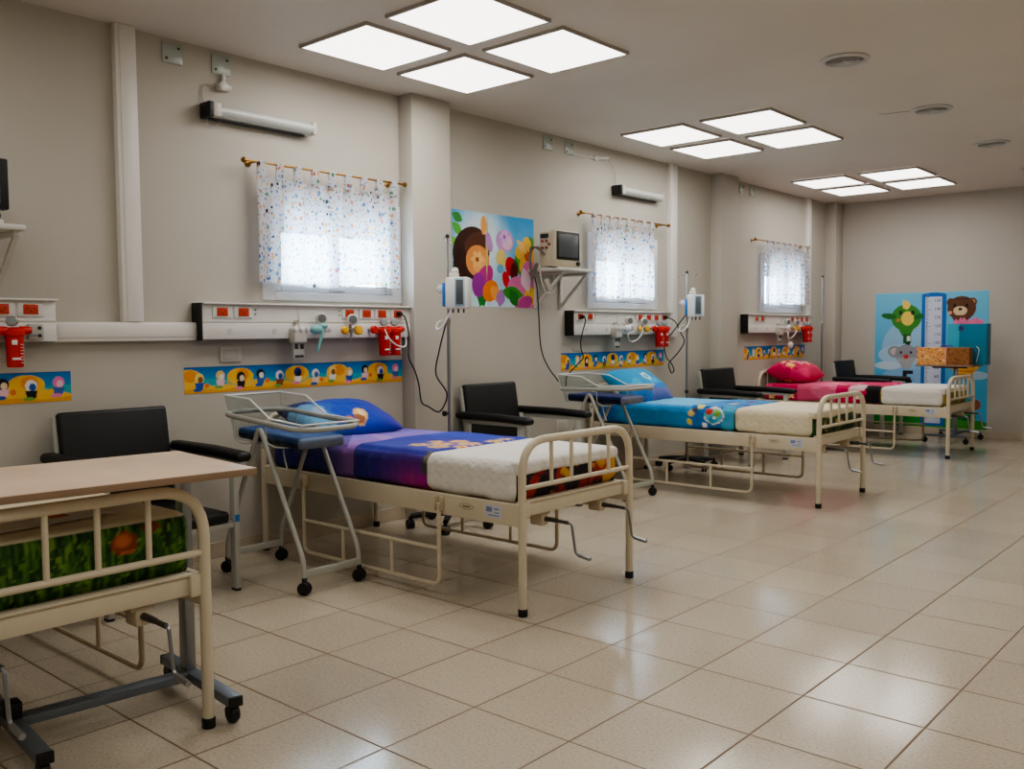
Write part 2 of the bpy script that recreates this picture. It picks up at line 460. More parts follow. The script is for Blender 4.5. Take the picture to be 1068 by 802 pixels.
def wob(x, y, k, seed):
    r = np.random.RandomState(seed); n = np.zeros(np.shape(x))
    for f in (1, 2.1, 4.3):
        for _ in range(3):
            a = r.rand() * 2 * PI; n = n + np.sin((x * math.cos(a) + y * math.sin(a)) * k * f + r.rand() * 7) / f
    return n / 4

WX = Matrix(((0, 0, 1, 0), (1, 0, 0, 0), (0, 1, 0, 0), (0, 0, 0, 1)))      # local x -> world y, local y -> world z, faces +x (left wall)
WFAR = Matrix(((1, 0, 0, 0), (0, 0, -1, 0), (0, 1, 0, 0), (0, 0, 0, 1)))   # local x -> world x, local y -> world z, faces -y (far wall)

# ------------------------------------------------------------------ the room
ZC = 2.833; YF = 9.70; XR = 5.05; YB = -3.6; TH = 0.26
WALL = mat_wall('warm grey wall paint', (187, 182, 172))
CEIL = mat_wall('ceiling paint', (218, 212, 203), 0.05)
WINS = [(1.30, 2.378), (4.475, 5.56), (7.665, 8.74)]
WZ0, WZ1 = 1.46, 2.10

def struct(mb, name, m, smooth=0):
    o = mb.build(name, m, None, smooth); o['kind'] = 'structure'; return o
mb = MB(); mb.box(((XR) / 2, (YF + YB) / 2, -0.06), (XR + 0.6, YF - YB + 0.6, 0.12)); struct(mb, 'floor', mat_floor())
mb = MB(); mb.box(((XR) / 2, (YF + YB) / 2, ZC + 0.06), (XR + 0.6, YF - YB + 0.6, 0.12)); struct(mb, 'ceiling', CEIL)
# left wall with three window openings
mb = MB()
def wy(y0, y1, z0, z1): mb.box((-TH / 2, (y0 + y1) / 2, (z0 + z1) / 2), (TH, y1 - y0, z1 - z0))
wy(YB - 0.2, YF + 0.2, 0, WZ0); wy(YB - 0.2, YF + 0.2, WZ1, ZC)
prev = YB - 0.2
for a, b in WINS: wy(prev, a, WZ0, WZ1); prev = b
wy(prev, YF + 0.2, WZ0, WZ1)
struct(mb, 'wall_left', WALL)
mb = MB(); mb.box((XR / 2, YF + 0.1, ZC / 2), (XR + 0.4, 0.2, ZC)); struct(mb, 'wall_far', WALL)
mb = MB(); mb.box((XR + 0.1, (YF + YB) / 2, ZC / 2), (0.2, YF - YB + 0.4, ZC)); struct(mb, 'wall_right', WALL)
mb = MB(); mb.box((XR / 2, YB - 0.1, ZC / 2), (XR + 0.4, 0.2, ZC)); struct(mb, 'wall_back', WALL)
# pillars
for i, (y0, y1, d) in enumerate(((2.383, 2.738, 0.128), (6.572, 6.923, 0.125), (9.47, 9.70, 0.13))):
    mb = MB(); mb.box((d / 2 - 0.01, (y0 + y1) / 2, ZC / 2), (d + 0.02, y1 - y0, ZC), 0.006); struct(mb, 'trim_%d' % (i + 1), WALL, 35)
# cable trunking
TR = mat('white trunking', (224, 221, 216), 0.45, var=0.02)
n = 4
for (y0, y1, z0, z1) in ((0.447, 0.557, 1.327, ZC), (5.745, 5.865, 0.0, ZC), (8.83, 8.945, 0.0, ZC)):
    mb = MB(); yc = (y0 + y1) / 2
    if z0 == 0: z0 = 1.2
    mb.box((0.022, yc, (z0 + z1) / 2), (0.046, y1 - y0, z1 - z0), 0.004)
    mb.box((0.046, yc, (z0 + z1) / 2), (0.006, (y1 - y0) * 0.62, z1 - z0 - 0.004), 0.002)
    struct(mb, 'trim_%d' % n, TR, 35); n += 1
mb = MB(); mb.box((0.022, 0.485, 1.277), (0.046, 0.775, 0.098), 0.004); mb.box((0.046, 0.485, 1.283), (0.006, 0.775, 0.07), 0.002); struct(mb, 'trim_%d' % n, TR, 35)
# skirting
SK = mat('skirting tile', (190, 176, 156), 0.35, var=0.08)
mb = MB(); mb.box((0.006, (YF + YB) / 2, 0.045), (0.014, YF - YB, 0.09), 0.003); struct(mb, 'baseboard_left', SK)
mb = MB()
x = 0.13
while x < XR: mb.box((min(x + 0.2, XR - 0.2), YF - 0.006, 0.045), (0.397, 0.014, 0.09), 0.003); x += 0.4
struct(mb, 'baseboard_far', SK)

# ------------------------------------------------------------------ windows
WFR = mat('white window frame', (214, 216, 220), 0.35, var=0.02)
SHUT = mat('roller shutter slats', (176, 176, 174), 0.5, var=0.04)
GASK = mat('grey gasket', (96, 100, 112), 0.5)
for k, (y0, y1) in enumerate(WINS):
    w = thing('window_%d' % (k + 1), None, None); w['kind'] = 'structure'
    yc = (y0 + y1) / 2; mb = MB(); fw = 0.085
    def fr(b0, b1, c0, c1, x0, x1): mb.box(((x0 + x1) / 2, (b0 + b1) / 2, (c0 + c1) / 2), (x1 - x0, b1 - b0, c1 - c0), 0.003)
    for (b0, b1, c0, c1) in ((y0, y0 + fw, WZ0, WZ1), (y1 - fw, y1, WZ0, WZ1), (y0 + fw, y1 - fw, WZ0, WZ0 + 0.05), (y0 + fw, y1 - fw, WZ1 - 0.05, WZ1)):
        fr(b0, b1, c0, c1, -0.06, 0.012)
    mb.build('window_frame', WFR, w)
    mb = MB(); s0, s1 = y0 + fw, y1 - fw; q0, q1 = WZ0 + 0.05, WZ1 - 0.05; sw = 0.046
    for (b0, b1, c0, c1) in ((s0, s0 + sw, q0, q1), (s1 - sw, s1, q0, q1), (s0 + sw, s1 - sw, q0, q0 + sw), (s0 + sw, s1 - sw, q1 - sw, q1), (yc - 0.03, yc + 0.03, q0 + sw, q1 - sw)):
        fr(b0 + 0.002, b1 - 0.002, c0 + 0.002, c1 - 0.002, -0.045, 0.004)
    mb.box((0.014, yc, q0 + 0.02), (0.02, 0.12, 0.012), 0.004)
    mb.build('window_sash', WFR, w)
    mb = MB()
    for (b0, b1, c0, c1) in ((s0 + sw, s1 - sw, q0 + sw, q0 + sw + 0.006), (s0 + sw, s0 + sw + 0.006, q0 + sw, q1 - sw), (s1 - sw - 0.006, s1 - sw, q0 + sw, q1 - sw)): fr(b0, b1, c0, c1, -0.03, 0.003)
    mb.build('gasket', GASK, w)
    mb = MB(); mb.box((-0.03, yc, (q0 + q1) / 2), (0.006, s1 - s0 - 2 * sw + 0.01, q1 - q0 - 2 * sw + 0.01)); mb.build('window_pane', GLASS, w)
    mb = MB(); z = WZ1
    while z > 1.89: mb.box((-0.13, yc, z - 0.022), (0.012, y1 - y0, 0.042), 0.005); z -= 0.045
    mb.build('roller_shutter', SHUT, w)

# ------------------------------------------------------------------ curtains
def curtain(y0, y1, ytab, z0, rodl, rodr, label, gap=None, seed=1):
    rod = thing('curtain_rod', 'brass curtain rod ' + label, 'curtain rod')
    zr = 2.236; xr = 0.085
    mb = MB(); mb.cyl((xr, rodl, zr), (xr, rodr, zr), 0.0065, n=10); mb.build('rod', BRASS, rod)
    for yy, sg in ((rodl, -1), (rodr, 1)):
        mb = MB(); mb.lathe([(0.006, 0), (0.016, 0.006), (0.017, 0.016), (0.01, 0.026), (0.004, 0.03)], Matrix.Translation((xr, yy - sg * 0.004, zr)) @ Euler((-sg * PI / 2, 0, 0)).to_matrix().to_4x4(), 14); mb.build('finial', BRASS, rod)
        mb = MB(); b = yy - sg * 0.07; mb.cyl((0, b, zr), (xr, b, zr), 0.006, n=10); mb.lathe([(0.02, 0), (0.02, 0.006), (0.008, 0.012)], Matrix.Translation((0, b, zr)) @ Euler((0, PI / 2, 0)).to_matrix().to_4x4(), 14); mb.build('bracket', BRASS, rod)
    cu = thing('curtain', 'short white curtain with coloured spots hanging ' + label, 'curtain')
    nu, nv = 170, 46; u = np.linspace(0, 1, nu); v = np.linspace(0, 1, nv); U, V = np.meshgrid(u, v, indexing='ij'); U = U.ravel(); V = V.ravel()
    zt = 2.165
    Wd = y1 - y0
    hem = 0.012 * np.sin(U * 9 + seed) * V + 0.010 * (U - 0.5)
    Y = y0 + U * Wd + 0.018 * np.sin(V * 2.5 + seed) * (0.5 - U) + 0.01 * np.sin(U * 23 + seed) * V
    ph = U * 2 * PI * Wd / 0.135
    X = 0.078 + 0.016 * np.sin(ph + 0.9 * np.sin(U * 7 + seed)) * (0.55 + 0.45 * V) + 0.009 * np.sin(ph * 0.47 + seed * 2) * V + 0.004 * np.sin(U * 90 + V * 3)
    Z = zt + (z0 + hem - zt) * V - 0.012 * (1 - V) * (0.5 - 0.5 * np.cos(ph)) 
    np_obj('cloth', np.stack([X, Y, Z], 1), grid_faces(nu, nv), CURT, cu, uv=np.stack([U * Wd * 1.1, V * (zt - z0)], 1))
    nt_ = ytab
    for i in range(nt_):
        yc = y0 + Wd * (i + 0.35) / (nt_ - 0.3); Vv = []; uvv = []
        prof = [(0.078, 2.150)] + [(xr + 0.010 * math.cos(a), zr + 0.010 * math.sin(a)) for a in np.linspace(PI * 1.0, 0, 9)] + [(0.090, 2.150)]
        for (px, pz) in prof:
            for s in (-1, 1): Vv.append((px, yc + s * 0.024 * (1.2 if pz < 2.2 else 1), pz)); uvv.append((yc + s * 0.024, pz))
        np_obj('tab', Vv, [(2 * q, 2 * q + 1, 2 * q + 3, 2 * q + 2) for q in range(len(prof) - 1)], CURT, cu, uv=uvv)
curtain(1.215, 2.30, 9, 1.548, 1.155, 2.345, 'at the window beside the pillar, nearest the camera', seed=1)
curtain(4.425, 5.385, 8, 1.545, 4.29, 5.63, 'at the window beside the wall monitor', seed=2)
curtain(7.66, 8.80, 8, 1.555, 7.40, 8.76, 'at the farthest window', seed=3)

# ------------------------------------------------------------------ ceiling lights and vents
EM = mat_emit('light diffuser', (255, 251, 246), 3.2)
EDGE = mat('pale diffuser border', (232, 230, 225), 0.4, var=0.01)
FRM = mat('aluminium light frame', (176, 170, 164), 0.4, 0.2, var=0.03)
def ceiling_light():
    t = thing('ceiling_light', '', 'ceiling light')
    w, d, h = 0.57, 0.605, 0.02; mb = MB()
    for (cx, cy, sx, sy) in ((0, -d / 2 + 0.006, w, 0.012), (0, d / 2 - 0.006, w, 0.012), (-w / 2 + 0.006, 0, 0.012, d - 0.024), (w / 2 - 0.006, 0, 0.012, d - 0.024)): mb.box((cx, cy, -h / 2), (sx, sy, h), 0.002)
    mb.build('frame', FRM, t)
    mb = MB(); mb.box((0, 0, -0.0085), (w - 0.0245, d - 0.0245, 0.015)); mb.build('diffuser', EM, t)
    return t
proto = None
CL = [('nearest', 1.285), ('middle', 4.36), ('farthest', 7.52)]
for gname, yy in CL:
    for (xx, dy, nm) in ((0.705, 0.305, 'leftmost'), (1.41, 0.31, 'uppermost'), (0.70, 1.02 if gname == 'nearest' else 1.06, 'lowest'), (1.395, 1.03 if gname == 'nearest' else 1.07, 'rightmost')):
        lab = '%s square white panel in the %s group of four ceiling lights' % (nm, gname)
        loc = (xx, yy + dy, ZC - 0.002)
        if proto is None: proto = ceiling_light(); proto.location = loc; proto['label'] = lab; proto['group'] = 'square ceiling light panels'
        else: dup(proto, loc, 0, lab, 'square ceiling light panels')
VENT = mat('grey vent metal', (204, 203, 201), 0.4, 0.3, var=0.05)
VDK = mat('vent cavity', (112, 110, 108), 0.7)
def vent():
    t = thing('ceiling_vent', '', 'air vent')
    prof = [(0.105, -0.002), (0.14, -0.002), (0.14, -0.008), (0.122, -0.016), (0.108, -0.014)]
    mb = MB(); M = Matrix.Identity(4); n = 32
    rings = [[mb.bm.verts.new((r * math.cos(2 * PI * k / n), r * math.sin(2 * PI * k / n), z)) for k in range(n)] for r, z in prof]
    for i in range(len(rings)):
        a, b = rings[i], rings[(i + 1) % len(rings)]
        for k in range(n): mb.bm.faces.new((a[k], a[(k + 1) % n], b[(k + 1) % n], b[k]))
    mb.build('outer_ring', VENT, t)
    mb = MB(); mb.lathe([(0.106, -0.001), (0.106, -0.004)], None, 32); mb.build('cavity', VDK, t)
    for i in range(8):   # curved deflector blades
        rr = 0.098 - i * 0.0115; mb = MB(); y0 = -0.004 * i
        pts = [(rr * math.cos(a), rr * math.sin(a) + 0.0, -0.012) for a in np.linspace(0, 2 * PI, 25)[:-1]]
        ri = [mb.bm.verts.new((p[0], p[1], -0.005)) for p in pts]; ro = [mb.bm.verts.new((p[0] * (1 + 0.006 / rr), p[1] * (1 + 0.006 / rr), -0.017)) for p in pts]
        r2 = [mb.bm.verts.new((p[0] * (1 + 0.008 / rr), p[1] * (1 + 0.008 / rr), -0.017)) for p in pts]; r3 = [mb.bm.verts.new((p[0] * (1 + 0.003 / rr), p[1] * (1 + 0.003 / rr), -0.005)) for p in pts]
        q = [ri, ro, r2, r3]
        for j in range(4):
            a, b = q[j], q[(j + 1) % 4]
            for k in range(24): mb.bm.faces.new((a[k], a[(k + 1) % 24], b[(k + 1) % 24], b[k]))
        mb.build('blade', VENT, t)
    return t
v0 = vent(); v0.location = (2.517, 3.606, ZC); v0['label'] = 'round grey slatted ceiling vent nearest the camera'; v0['group'] = 'round ceiling vents'
for (y, lab) in ((5.224, 'round grey ceiling vent second from the camera, with a thin ceiling crack beside it'), (6.849, 'round grey ceiling vent third from the camera'), (8.42, 'farthest round ceiling vent, cut by the right edge of the photo')):
    dup(v0, (2.517, y, ZC), 0, lab, 'round ceiling vents')
mb = MB(); mb.tube(spline([(2.38, 5.19, ZC - 0.001), (2.30, 5.16, ZC - 0.001), (2.24, 5.155, ZC - 0.001), (2.18, 5.12, ZC - 0.001)]), 0.002, 5)
struct(mb, 'trim_8', mat('ceiling crack', (140, 128, 112), 0.9))

# ------------------------------------------------------------------ beds
BW = 0.419; XH, XFt = 0.055, 2.03
def arch_pts(x, top, w=BW):
    return fillet([(x, -w, 0.01), (x, -w, top), (x, w, top), (x, w, 0.01)], 0.16, 8)
def make_bed():
    t = thing('hospital_bed', '', 'hospital bed', group='hospital beds')
    # footboard
    mb = MB(); mb.tube(arch_pts(XFt, 0.777), 0.0185, 14); mb.cyl((XFt, -BW, 0.57), (XFt, BW, 0.57), 0.0115, n=12)
    fb = mb.build('footboard', CREAM, t)
    for y in (-0.212, -0.062, 0.083, 0.237):
        mb = MB(); mb.cyl((XFt, y, 0.575), (XFt, y, 0.772), 0.0095, n=10); mb.build('bar', CREAM, fb)
    for y in (-BW, BW):
        mb = MB(); mb.lathe([(0.0205, 0), (0.0215, 0.004), (0.0215, 0.03), (0.0195, 0.034)], Matrix.Translation((XFt, y, 0)), 16); mb.build('leg_cap', BLACK, fb)
    mb = MB(); mb.tube(arch_pts(XH, 0.80), 0.0185, 14); mb.cyl((XH, -BW, 0.60), (XH, BW, 0.60), 0.0115, n=12)
    hb = mb.build('headboard', CREAM, t)
    for y in (-0.2, 0.0, 0.2):
        mb = MB(); mb.cyl((XH, y, 0.605), (XH, y, 0.795), 0.0095, n=10); mb.build('bar', CREAM, hb)
    for y in (-BW, BW):
        mb = MB(); mb.lathe([(0.0205, 0), (0.0215, 0.004), (0.0215, 0.03), (0.0195, 0.034)], Matrix.Translation((XH, y, 0)), 16); mb.build('leg_cap', BLACK, hb)
    # base frame
    mb = MB()
    for s in (-1, 1):
        mb.box(((XH + XFt) / 2, s * BW, 0.447), (XFt - XH - 0.02, 0.026, 0.10), 0.004)
        for xx in (XFt - 0.02, XH + 0.02): mb.box((xx, s * (BW - 0.028), 0.468), (0.05, 0.045, 0.07), 0.004)
    for xx, z0 in ((XFt - 0.028, 0.468), (XH + 0.03, 0.45)): mb.box((xx, 0, z0), (0.03, 2 * BW - 0.03, 0.062), 0.003)
    mb.box((XFt - 0.03, 0, 0.503), (0.05, 2 * BW - 0.08, 0.008), 0.002)
    for xx in (0.4, 0.8, 1.2, 1.6): mb.box((xx, 0, 0.45), (0.03, 2 * BW - 0.03, 0.03), 0.003)
    mb.box((1.0, 0, 0.478), (1.86, 0.76, 0.008))
    mb.build('bed_frame', CREAM, t)
    # lowered guards
    for s in (-1, 1):
        y = s * (BW + 0.03); mb = MB()
        mb.tube(fillet([(0.47, y, 0.455), (0.47, y, 0.06), (1.535, y, 0.06), (1.535, y, 0.455)], 0.05, 6), 0.0105, 10)
        mb.cyl((0.47, y, 0.235), (1.535, y, 0.235), 0.0095, n=10)
        for xx in (0.81, 1.195): mb.cyl((xx, y, 0.062), (xx, y, 0.235), 0.0095, n=10)
        g = mb.build('guard_rail', CREAM if s < 0 else CREAM_D, t)
        for xx in (0.47, 1.535):
            mb = MB()
            for dx in (-0.017, 0.017): mb.box((xx + dx, s * (BW + 0.026), 0.452), (0.006, 0.034, 0.066), 0.002)
            mb.cyl((xx - 0.02, y, 0.44), (xx + 0.02, y, 0.44), 0.005, n=8); mb.build('clamp', CREAM_D, g)
    # cranks at the foot
    for y in (-0.222, 0.228):
        mb = MB(); mb.box((1.965, y, 0.402), (0.075, 0.05, 0.062), 0.008); mb.box((1.985, y, 0.43), (0.03, 0.075, 0.02), 0.003); mb.cyl((1.4, y, 0.402), (1.93, y, 0.402), 0.011, n=10)
        cr = mb.build('crank', CREAM_D, t)
        mb = MB(); mb.cyl((1.99, y, 0.402), (2.075, y, 0.402), 0.0125, 0.0095, n=12); mb.cyl((2.075, y, 0.402), (2.135, y, 0.40), 0.0085, n=12); mb.build('crank_shaft', mat('worn dark steel', (84, 82, 78), 0.4, 0.6), cr)
        mb = MB(); mb.tube(fillet([(2.125, y, 0.40), (2.152, y, 0.40), (2.175, y, 0.265), (2.25, y, 0.255)], 0.018, 4), 0.0062, 8); mb.cyl((2.19, y, 0.263), (2.256, y, 0.2545), 0.0092, n=10)
        mb.build('crank_handle', STEEL, cr)
    mb = MB(); mb.box((1.87, -BW - 0.0135, 0.452), (0.10, 0.002, 0.058)); 
    for dx, dz, w, h in ((-0.025, 0.008, 0.035, 0.022), (0.02, 0.012, 0.03, 0.006), (0.022, -0.004, 0.026, 0.005), (0.0, -0.018, 0.07, 0.005)): mb.box((1.87 + dx, -BW - 0.0148, 0.452 + dz), (w, 0.001, h), mi=1)
    mb.build('maker_sticker', [LABEL, mat('faded blue print', (120, 132, 172), 0.6)], t)
    mb = MB(); mb.tube([(1.70 + 0.045 * math.cos(a), -BW - 0.0133, 0.455 + 0.013 * math.sin(a)) for a in np.linspace(0, 2 * PI, 24)[:-1]], 0.0012, 5, True)
    mb.box((1.70, -BW - 0.0135, 0.455), (0.05, 0.001, 0.007)); mb.build('stencil_mark', mat('faded brown ink', (140, 116, 84), 0.7), t)
    return t
BEDS = [(-0.03, -0.683), (0.0, 1.672), (0.0, 4.885), (-0.04, 8.055)]
BLAB = ['cream tubular hospital bed nearest the camera, with a grass printed mattress', 'cream tubular hospital bed with a purple and blue cover',
        'cream tubular hospital bed with a light blue cover', 'farthest cream tubular hospital bed, with a pink cover']
bed = make_bed(); bed.location = (BEDS[0][0], BEDS[0][1], 0); bed['label'] = BLAB[0]
for i in (1, 2, 3): dup(bed, (BEDS[i][0], BEDS[i][1], 0), 0, BLAB[i], 'hospital beds')

ZM0, ZM1 = 0.4835, 0.664; MW = 0.388; MX0, MX1 = 0.085, 1.985
def mattress(i, paint, label, top=ZM1, hw=MW):
    V, F = rounded_box((MX0, -hw, ZM0), (MX1, hw, top), 0.045, 0.014 if i else 0.010)
    cols = paint(V)
    o = np_obj('mattress', V, F, CLOTH, None, cols); o.location = (BEDS[i][0], BEDS[i][1], 0)
    return tag(o, label, 'mattress')
def cover(name, i, x0, x1, zlow, grow, paint, label, cat, m=CLOTH, seed=1, amp=0.006, lip=0.0, r=0.05, fold=None):
    """cloth lying over the mattress and hanging down both sides"""
    V, F = rounded_box((x0, -MW - grow, zlow), (x1, MW + grow, ZM1 + grow), r, 0.013)
    w = wob(V[:, 0], V[:, 1] + V[:, 2], 9, seed) * amp
    up = np.clip((V[:, 2] - ZM1 + 0.03) / 0.05, 0, 1)
    V[:, 2] += np.where(V[:, 2] > zlow + 0.06, w * up + np.abs(w) * 0.4, wob(V[:, 0], V[:, 0] * 0, 14, seed + 3) * 0.010)
    side = (np.abs(V[:, 1]) > MW) & (V[:, 2] < ZM1 - 0.03)
    V[:, 1] += np.where(side, np.sign(V[:, 1]) * (np.abs(wob(V[:, 0] * 2.2, V[:, 2], 13, seed + 5)) * 0.012), 0)
    if lip:
        V2, F2 = rounded_box((x1 - 0.3, -MW + 0.0, ZM1 - lip), (MX1 + 0.008, MW, ZM1 + grow + 0.001), min(0.03, lip * 0.5), 0.013)
        V2[:, 2] += np.where(V2[:, 2] < ZM1 - lip * 0.6, wob(V2[:, 1], V2[:, 1] * 0, 12, seed) * 0.012, wob(V2[:, 0], V2[:, 1] + V2[:, 2], 9, seed) * amp)
        F = F + [tuple(q + len(V) for q in f) for f in F2]; V = np.concatenate([V, V2], 0)
    if fold is not None: V[:, 2] += np.where((V[:, 0] > fold) & (V[:, 2] > ZM1), 0.008, 0); V[:, 1] += np.where((V[:, 0] > fold) & (np.abs(V[:, 1]) > MW * 0.99), np.sign(V[:, 1]) * 0.006, 0)
    o = np_obj(name, V, F, m, None, paint(V) if paint else None); o.location = (BEDS[i][0], BEDS[i][1], 0)
    return tag(o, label, cat)
def tcoord(V):
    """unrolled cross coordinate: 0 at the near upper edge, negative down the near side"""
    return np.where(V[:, 2] > ZM1 - 0.035, V[:, 1] + MW, np.where(V[:, 1] < 0, V[:, 2] - ZM1, 2 * MW + ZM1 - V[:, 2]))

# bed nearest the camera: grass print, cream piping, a brown ball
def p_grass(V):
    T0 = 0.70; p = Paint(V[:, 1], V[:, 2], (40, 76, 28)); r = np.random.RandomState(4)
    end = V[:, 0] > MX1 - 0.05
    n = wob(V[:, 1] * 9, V[:, 2] * 2, 16, 3); p.put(n > 0.1, (60, 102, 36)); p.put(n > 0.33, (84, 124, 48)); p.put(n < -0.3, (22, 46, 18))
    for _ in range(420):
        y = r.uniform(-0.42, 0.42); z = r.uniform(ZM0 - 0.03, T0 - 0.05); a = PI / 2 + r.uniform(-0.45, 0.45); cc = [(76, 116, 42), (28, 58, 20), (104, 138, 60), (50, 90, 32), (36, 70, 26)][r.randint(5)]
        p.leaf(y, z, r.uniform(0.03, 0.075), 0.009, a, cc)
    p.ell(0.185, 0.632, 0.042, 0.036, (132, 62, 32)); p.ell(0.18, 0.64, 0.026, 0.02, (186, 104, 64), soft=0.9); p.ell(0.192, 0.604, 0.028, 0.008, (168, 92, 58)); p.ell(0.27, 0.668, 0.03, 0.016, (120, 56, 30))
    p.put(V[:, 2] > T0 - 0.016, (208, 198, 170)); p.put(~end & (V[:, 2] > T0 - 0.03), (214, 204, 178))
    return p.c
m0 = mattress(0, p_grass, 'mattress printed with green grass on the bed nearest the camera', 0.70, 0.407)
# purple bed: mattress end printed in red, black and yellow
def p_patch(cols, seed):
    def f(V):
        p = Paint(V[:, 1] + V[:, 0] * 0.3, V[:, 2], cols[0]); r = np.random.RandomState(seed)
        for k in range(150):
            x = -0.55 + 1.8 * ((k * 0.618) % 1); z = r.uniform(ZM0, ZM1)
            p.ell(x, z, r.uniform(0.02, 0.085), r.uniform(0.02, 0.06), cols[r.randint(len(cols))], r.uniform(0, 3))
        return p.mottle(0.05, 60, seed).c
    return f
mattress(1, p_patch([(150, 36, 28), (30, 24, 26), (206, 156, 62), (168, 46, 30), (34, 28, 40), (196, 120, 70), (60, 26, 44), (20, 18, 20)], 11), 'mattress with a red, black and yellow printed end on the purple covered bed')
mattress(2, p_patch([(34, 66, 30), (46, 84, 34), (22, 44, 22), (60, 92, 40), (196, 150, 70), (30, 60, 30), (28, 52, 24)], 5), 'mattress with a dark green printed end on the light blue covered bed')
mattress(3, p_patch([(150, 140, 66), (120, 116, 50), (176, 160, 84), (130, 126, 70), (96, 100, 46)], 8), 'mattress with an olive printed end on the pink covered bed')

def p_purple(V):
    t = tcoord(V); x = V[:, 0]; p = Paint(x, t, (30, 36, 110))
    w = wob(x, t, 6, 5) * 0.07
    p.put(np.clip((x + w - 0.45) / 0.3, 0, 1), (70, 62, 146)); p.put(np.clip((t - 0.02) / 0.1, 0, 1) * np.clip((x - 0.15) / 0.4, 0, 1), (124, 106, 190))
    p.put(np.clip((x + w * 0.7 - 0.62) / 0.16, 0, 1) * np.clip(1.2 - (t + 0.18) / 0.9, 0, 1), (140, 96, 170)); p.put((np.abs(t - 0.30 - w * 1.5 - 0.1 * np.sin(x * 5)) < 0.06) & (x < 0.85), (176, 128, 196), 0.6)
    b = (x > 0.85)
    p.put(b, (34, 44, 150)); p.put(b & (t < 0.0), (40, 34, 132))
    p.put(np.where(b, np.clip((x + w - 0.98) / 0.35, 0, 1) * np.clip((0.03 - t) / 0.16, 0, 1), 0), (158, 26, 124))
    p.put(np.where(b, np.clip((x + w * 2 - 1.05) / 0.15, 0, 1) * np.clip(1 - np.abs(t - 0.30) / 0.16, 0, 1), 0), (110, 66, 160))
    p.put(np.where(b, np.clip((t - 0.42) / 0.1, 0, 1), 0), (32, 54, 166)); p.put((x > 0.845) & (x < 0.862), (22, 22, 84))
    for (a, c, r) in ((1.16, 0.17, 0.055), (1.23, 0.26, 0.06), (1.30, 0.17, 0.055), (1.33, 0.36, 0.06), (1.22, 0.40, 0.05), (1.36, 0.52, 0.05), (1.14, 0.31, 0.04), (1.39, 0.25, 0.05), (1.35, 0.62, 0.04)):
        p.flower(a, c, r, (220, 178, 118), (196, 118, 48), 6, a * 9)
    p.ell(1.40, -0.04, 0.035, 0.055, (74, 72, 74)); p.ell(1.41, 0.01, 0.03, 0.04, (110, 106, 98))
    return p.c
cover('bed_cover', 1, 0.10, 1.425, 0.487, 0.010, p_purple, 'purple and blue printed cover spread over the bed behind the nearer clear bassinet', 'bed cover', seed=3, amp=0.008, fold=0.855)
cover('quilted_pad', 1, 1.385, 1.972, 0.488, 0.016, None, 'white quilted pad across the foot of the purple covered bed', 'bed pad', PADW, seed=6, amp=0.006, lip=0.05)
def p_blue(V):
    t = tcoord(V); x = V[:, 0]; p = Paint(x, t, (36, 132, 190))
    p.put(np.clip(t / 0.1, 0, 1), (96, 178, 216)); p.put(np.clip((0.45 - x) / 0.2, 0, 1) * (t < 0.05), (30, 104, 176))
    w = wob(x, t, 10, 9); p.put(np.clip(w * 2, 0, 1) * (t < 0.06), (60, 160, 206), 0.6)
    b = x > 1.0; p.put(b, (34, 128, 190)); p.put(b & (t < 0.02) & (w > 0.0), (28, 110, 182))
    p.put(b & (x > 1.26) & (t < 0.04), (90, 176, 200), 0.7)
    for (a, c, r, col) in ((1.0, -0.04, 0.03, (224, 196, 110)), (0.985, -0.11, 0.026, (226, 206, 90)), (1.07, 0.03, 0.035, (230, 210, 120)), (1.03, -0.015, 0.022, (70, 70, 80)), (1.12, -0.13, 0.02, (235, 235, 235)), (1.2, 0.30, 0.04, (232, 190, 110)), (1.1, 0.42, 0.05, (40, 60, 110)), (1.3, 0.25, 0.06, (40, 80, 150)), (1.25, 0.5, 0.05, (120, 60, 60))): p.ell(a, c, r, r, col, 0.4)
    p.ell(1.195, -0.05, 0.085, 0.07, (224, 228, 226)); p.ell(1.195, -0.05, 0.075, 0.06, (90, 190, 206)); p.ell(1.155, -0.02, 0.034, 0.03, (200, 60, 50)); p.ell(1.225, -0.03, 0.03, 0.034, (130, 176, 70)); p.ell(1.19, -0.085, 0.035, 0.03, (60, 150, 190)); p.ell(1.2, -0.07, 0.014, 0.012, (240, 240, 236))
    return p.c
cover('bed_cover', 2, 0.10, 1.375, 0.487, 0.010, p_blue, 'light blue printed cover spread over the bed under the farther clear bassinet', 'bed cover', seed=8, amp=0.007, fold=0.98)
cover('quilted_pad', 2, 1.355, 1.972, 0.488, 0.016, None, 'cream quilted pad across the foot of the light blue covered bed', 'bed pad', PADC, seed=12, amp=0.006, lip=0.04)
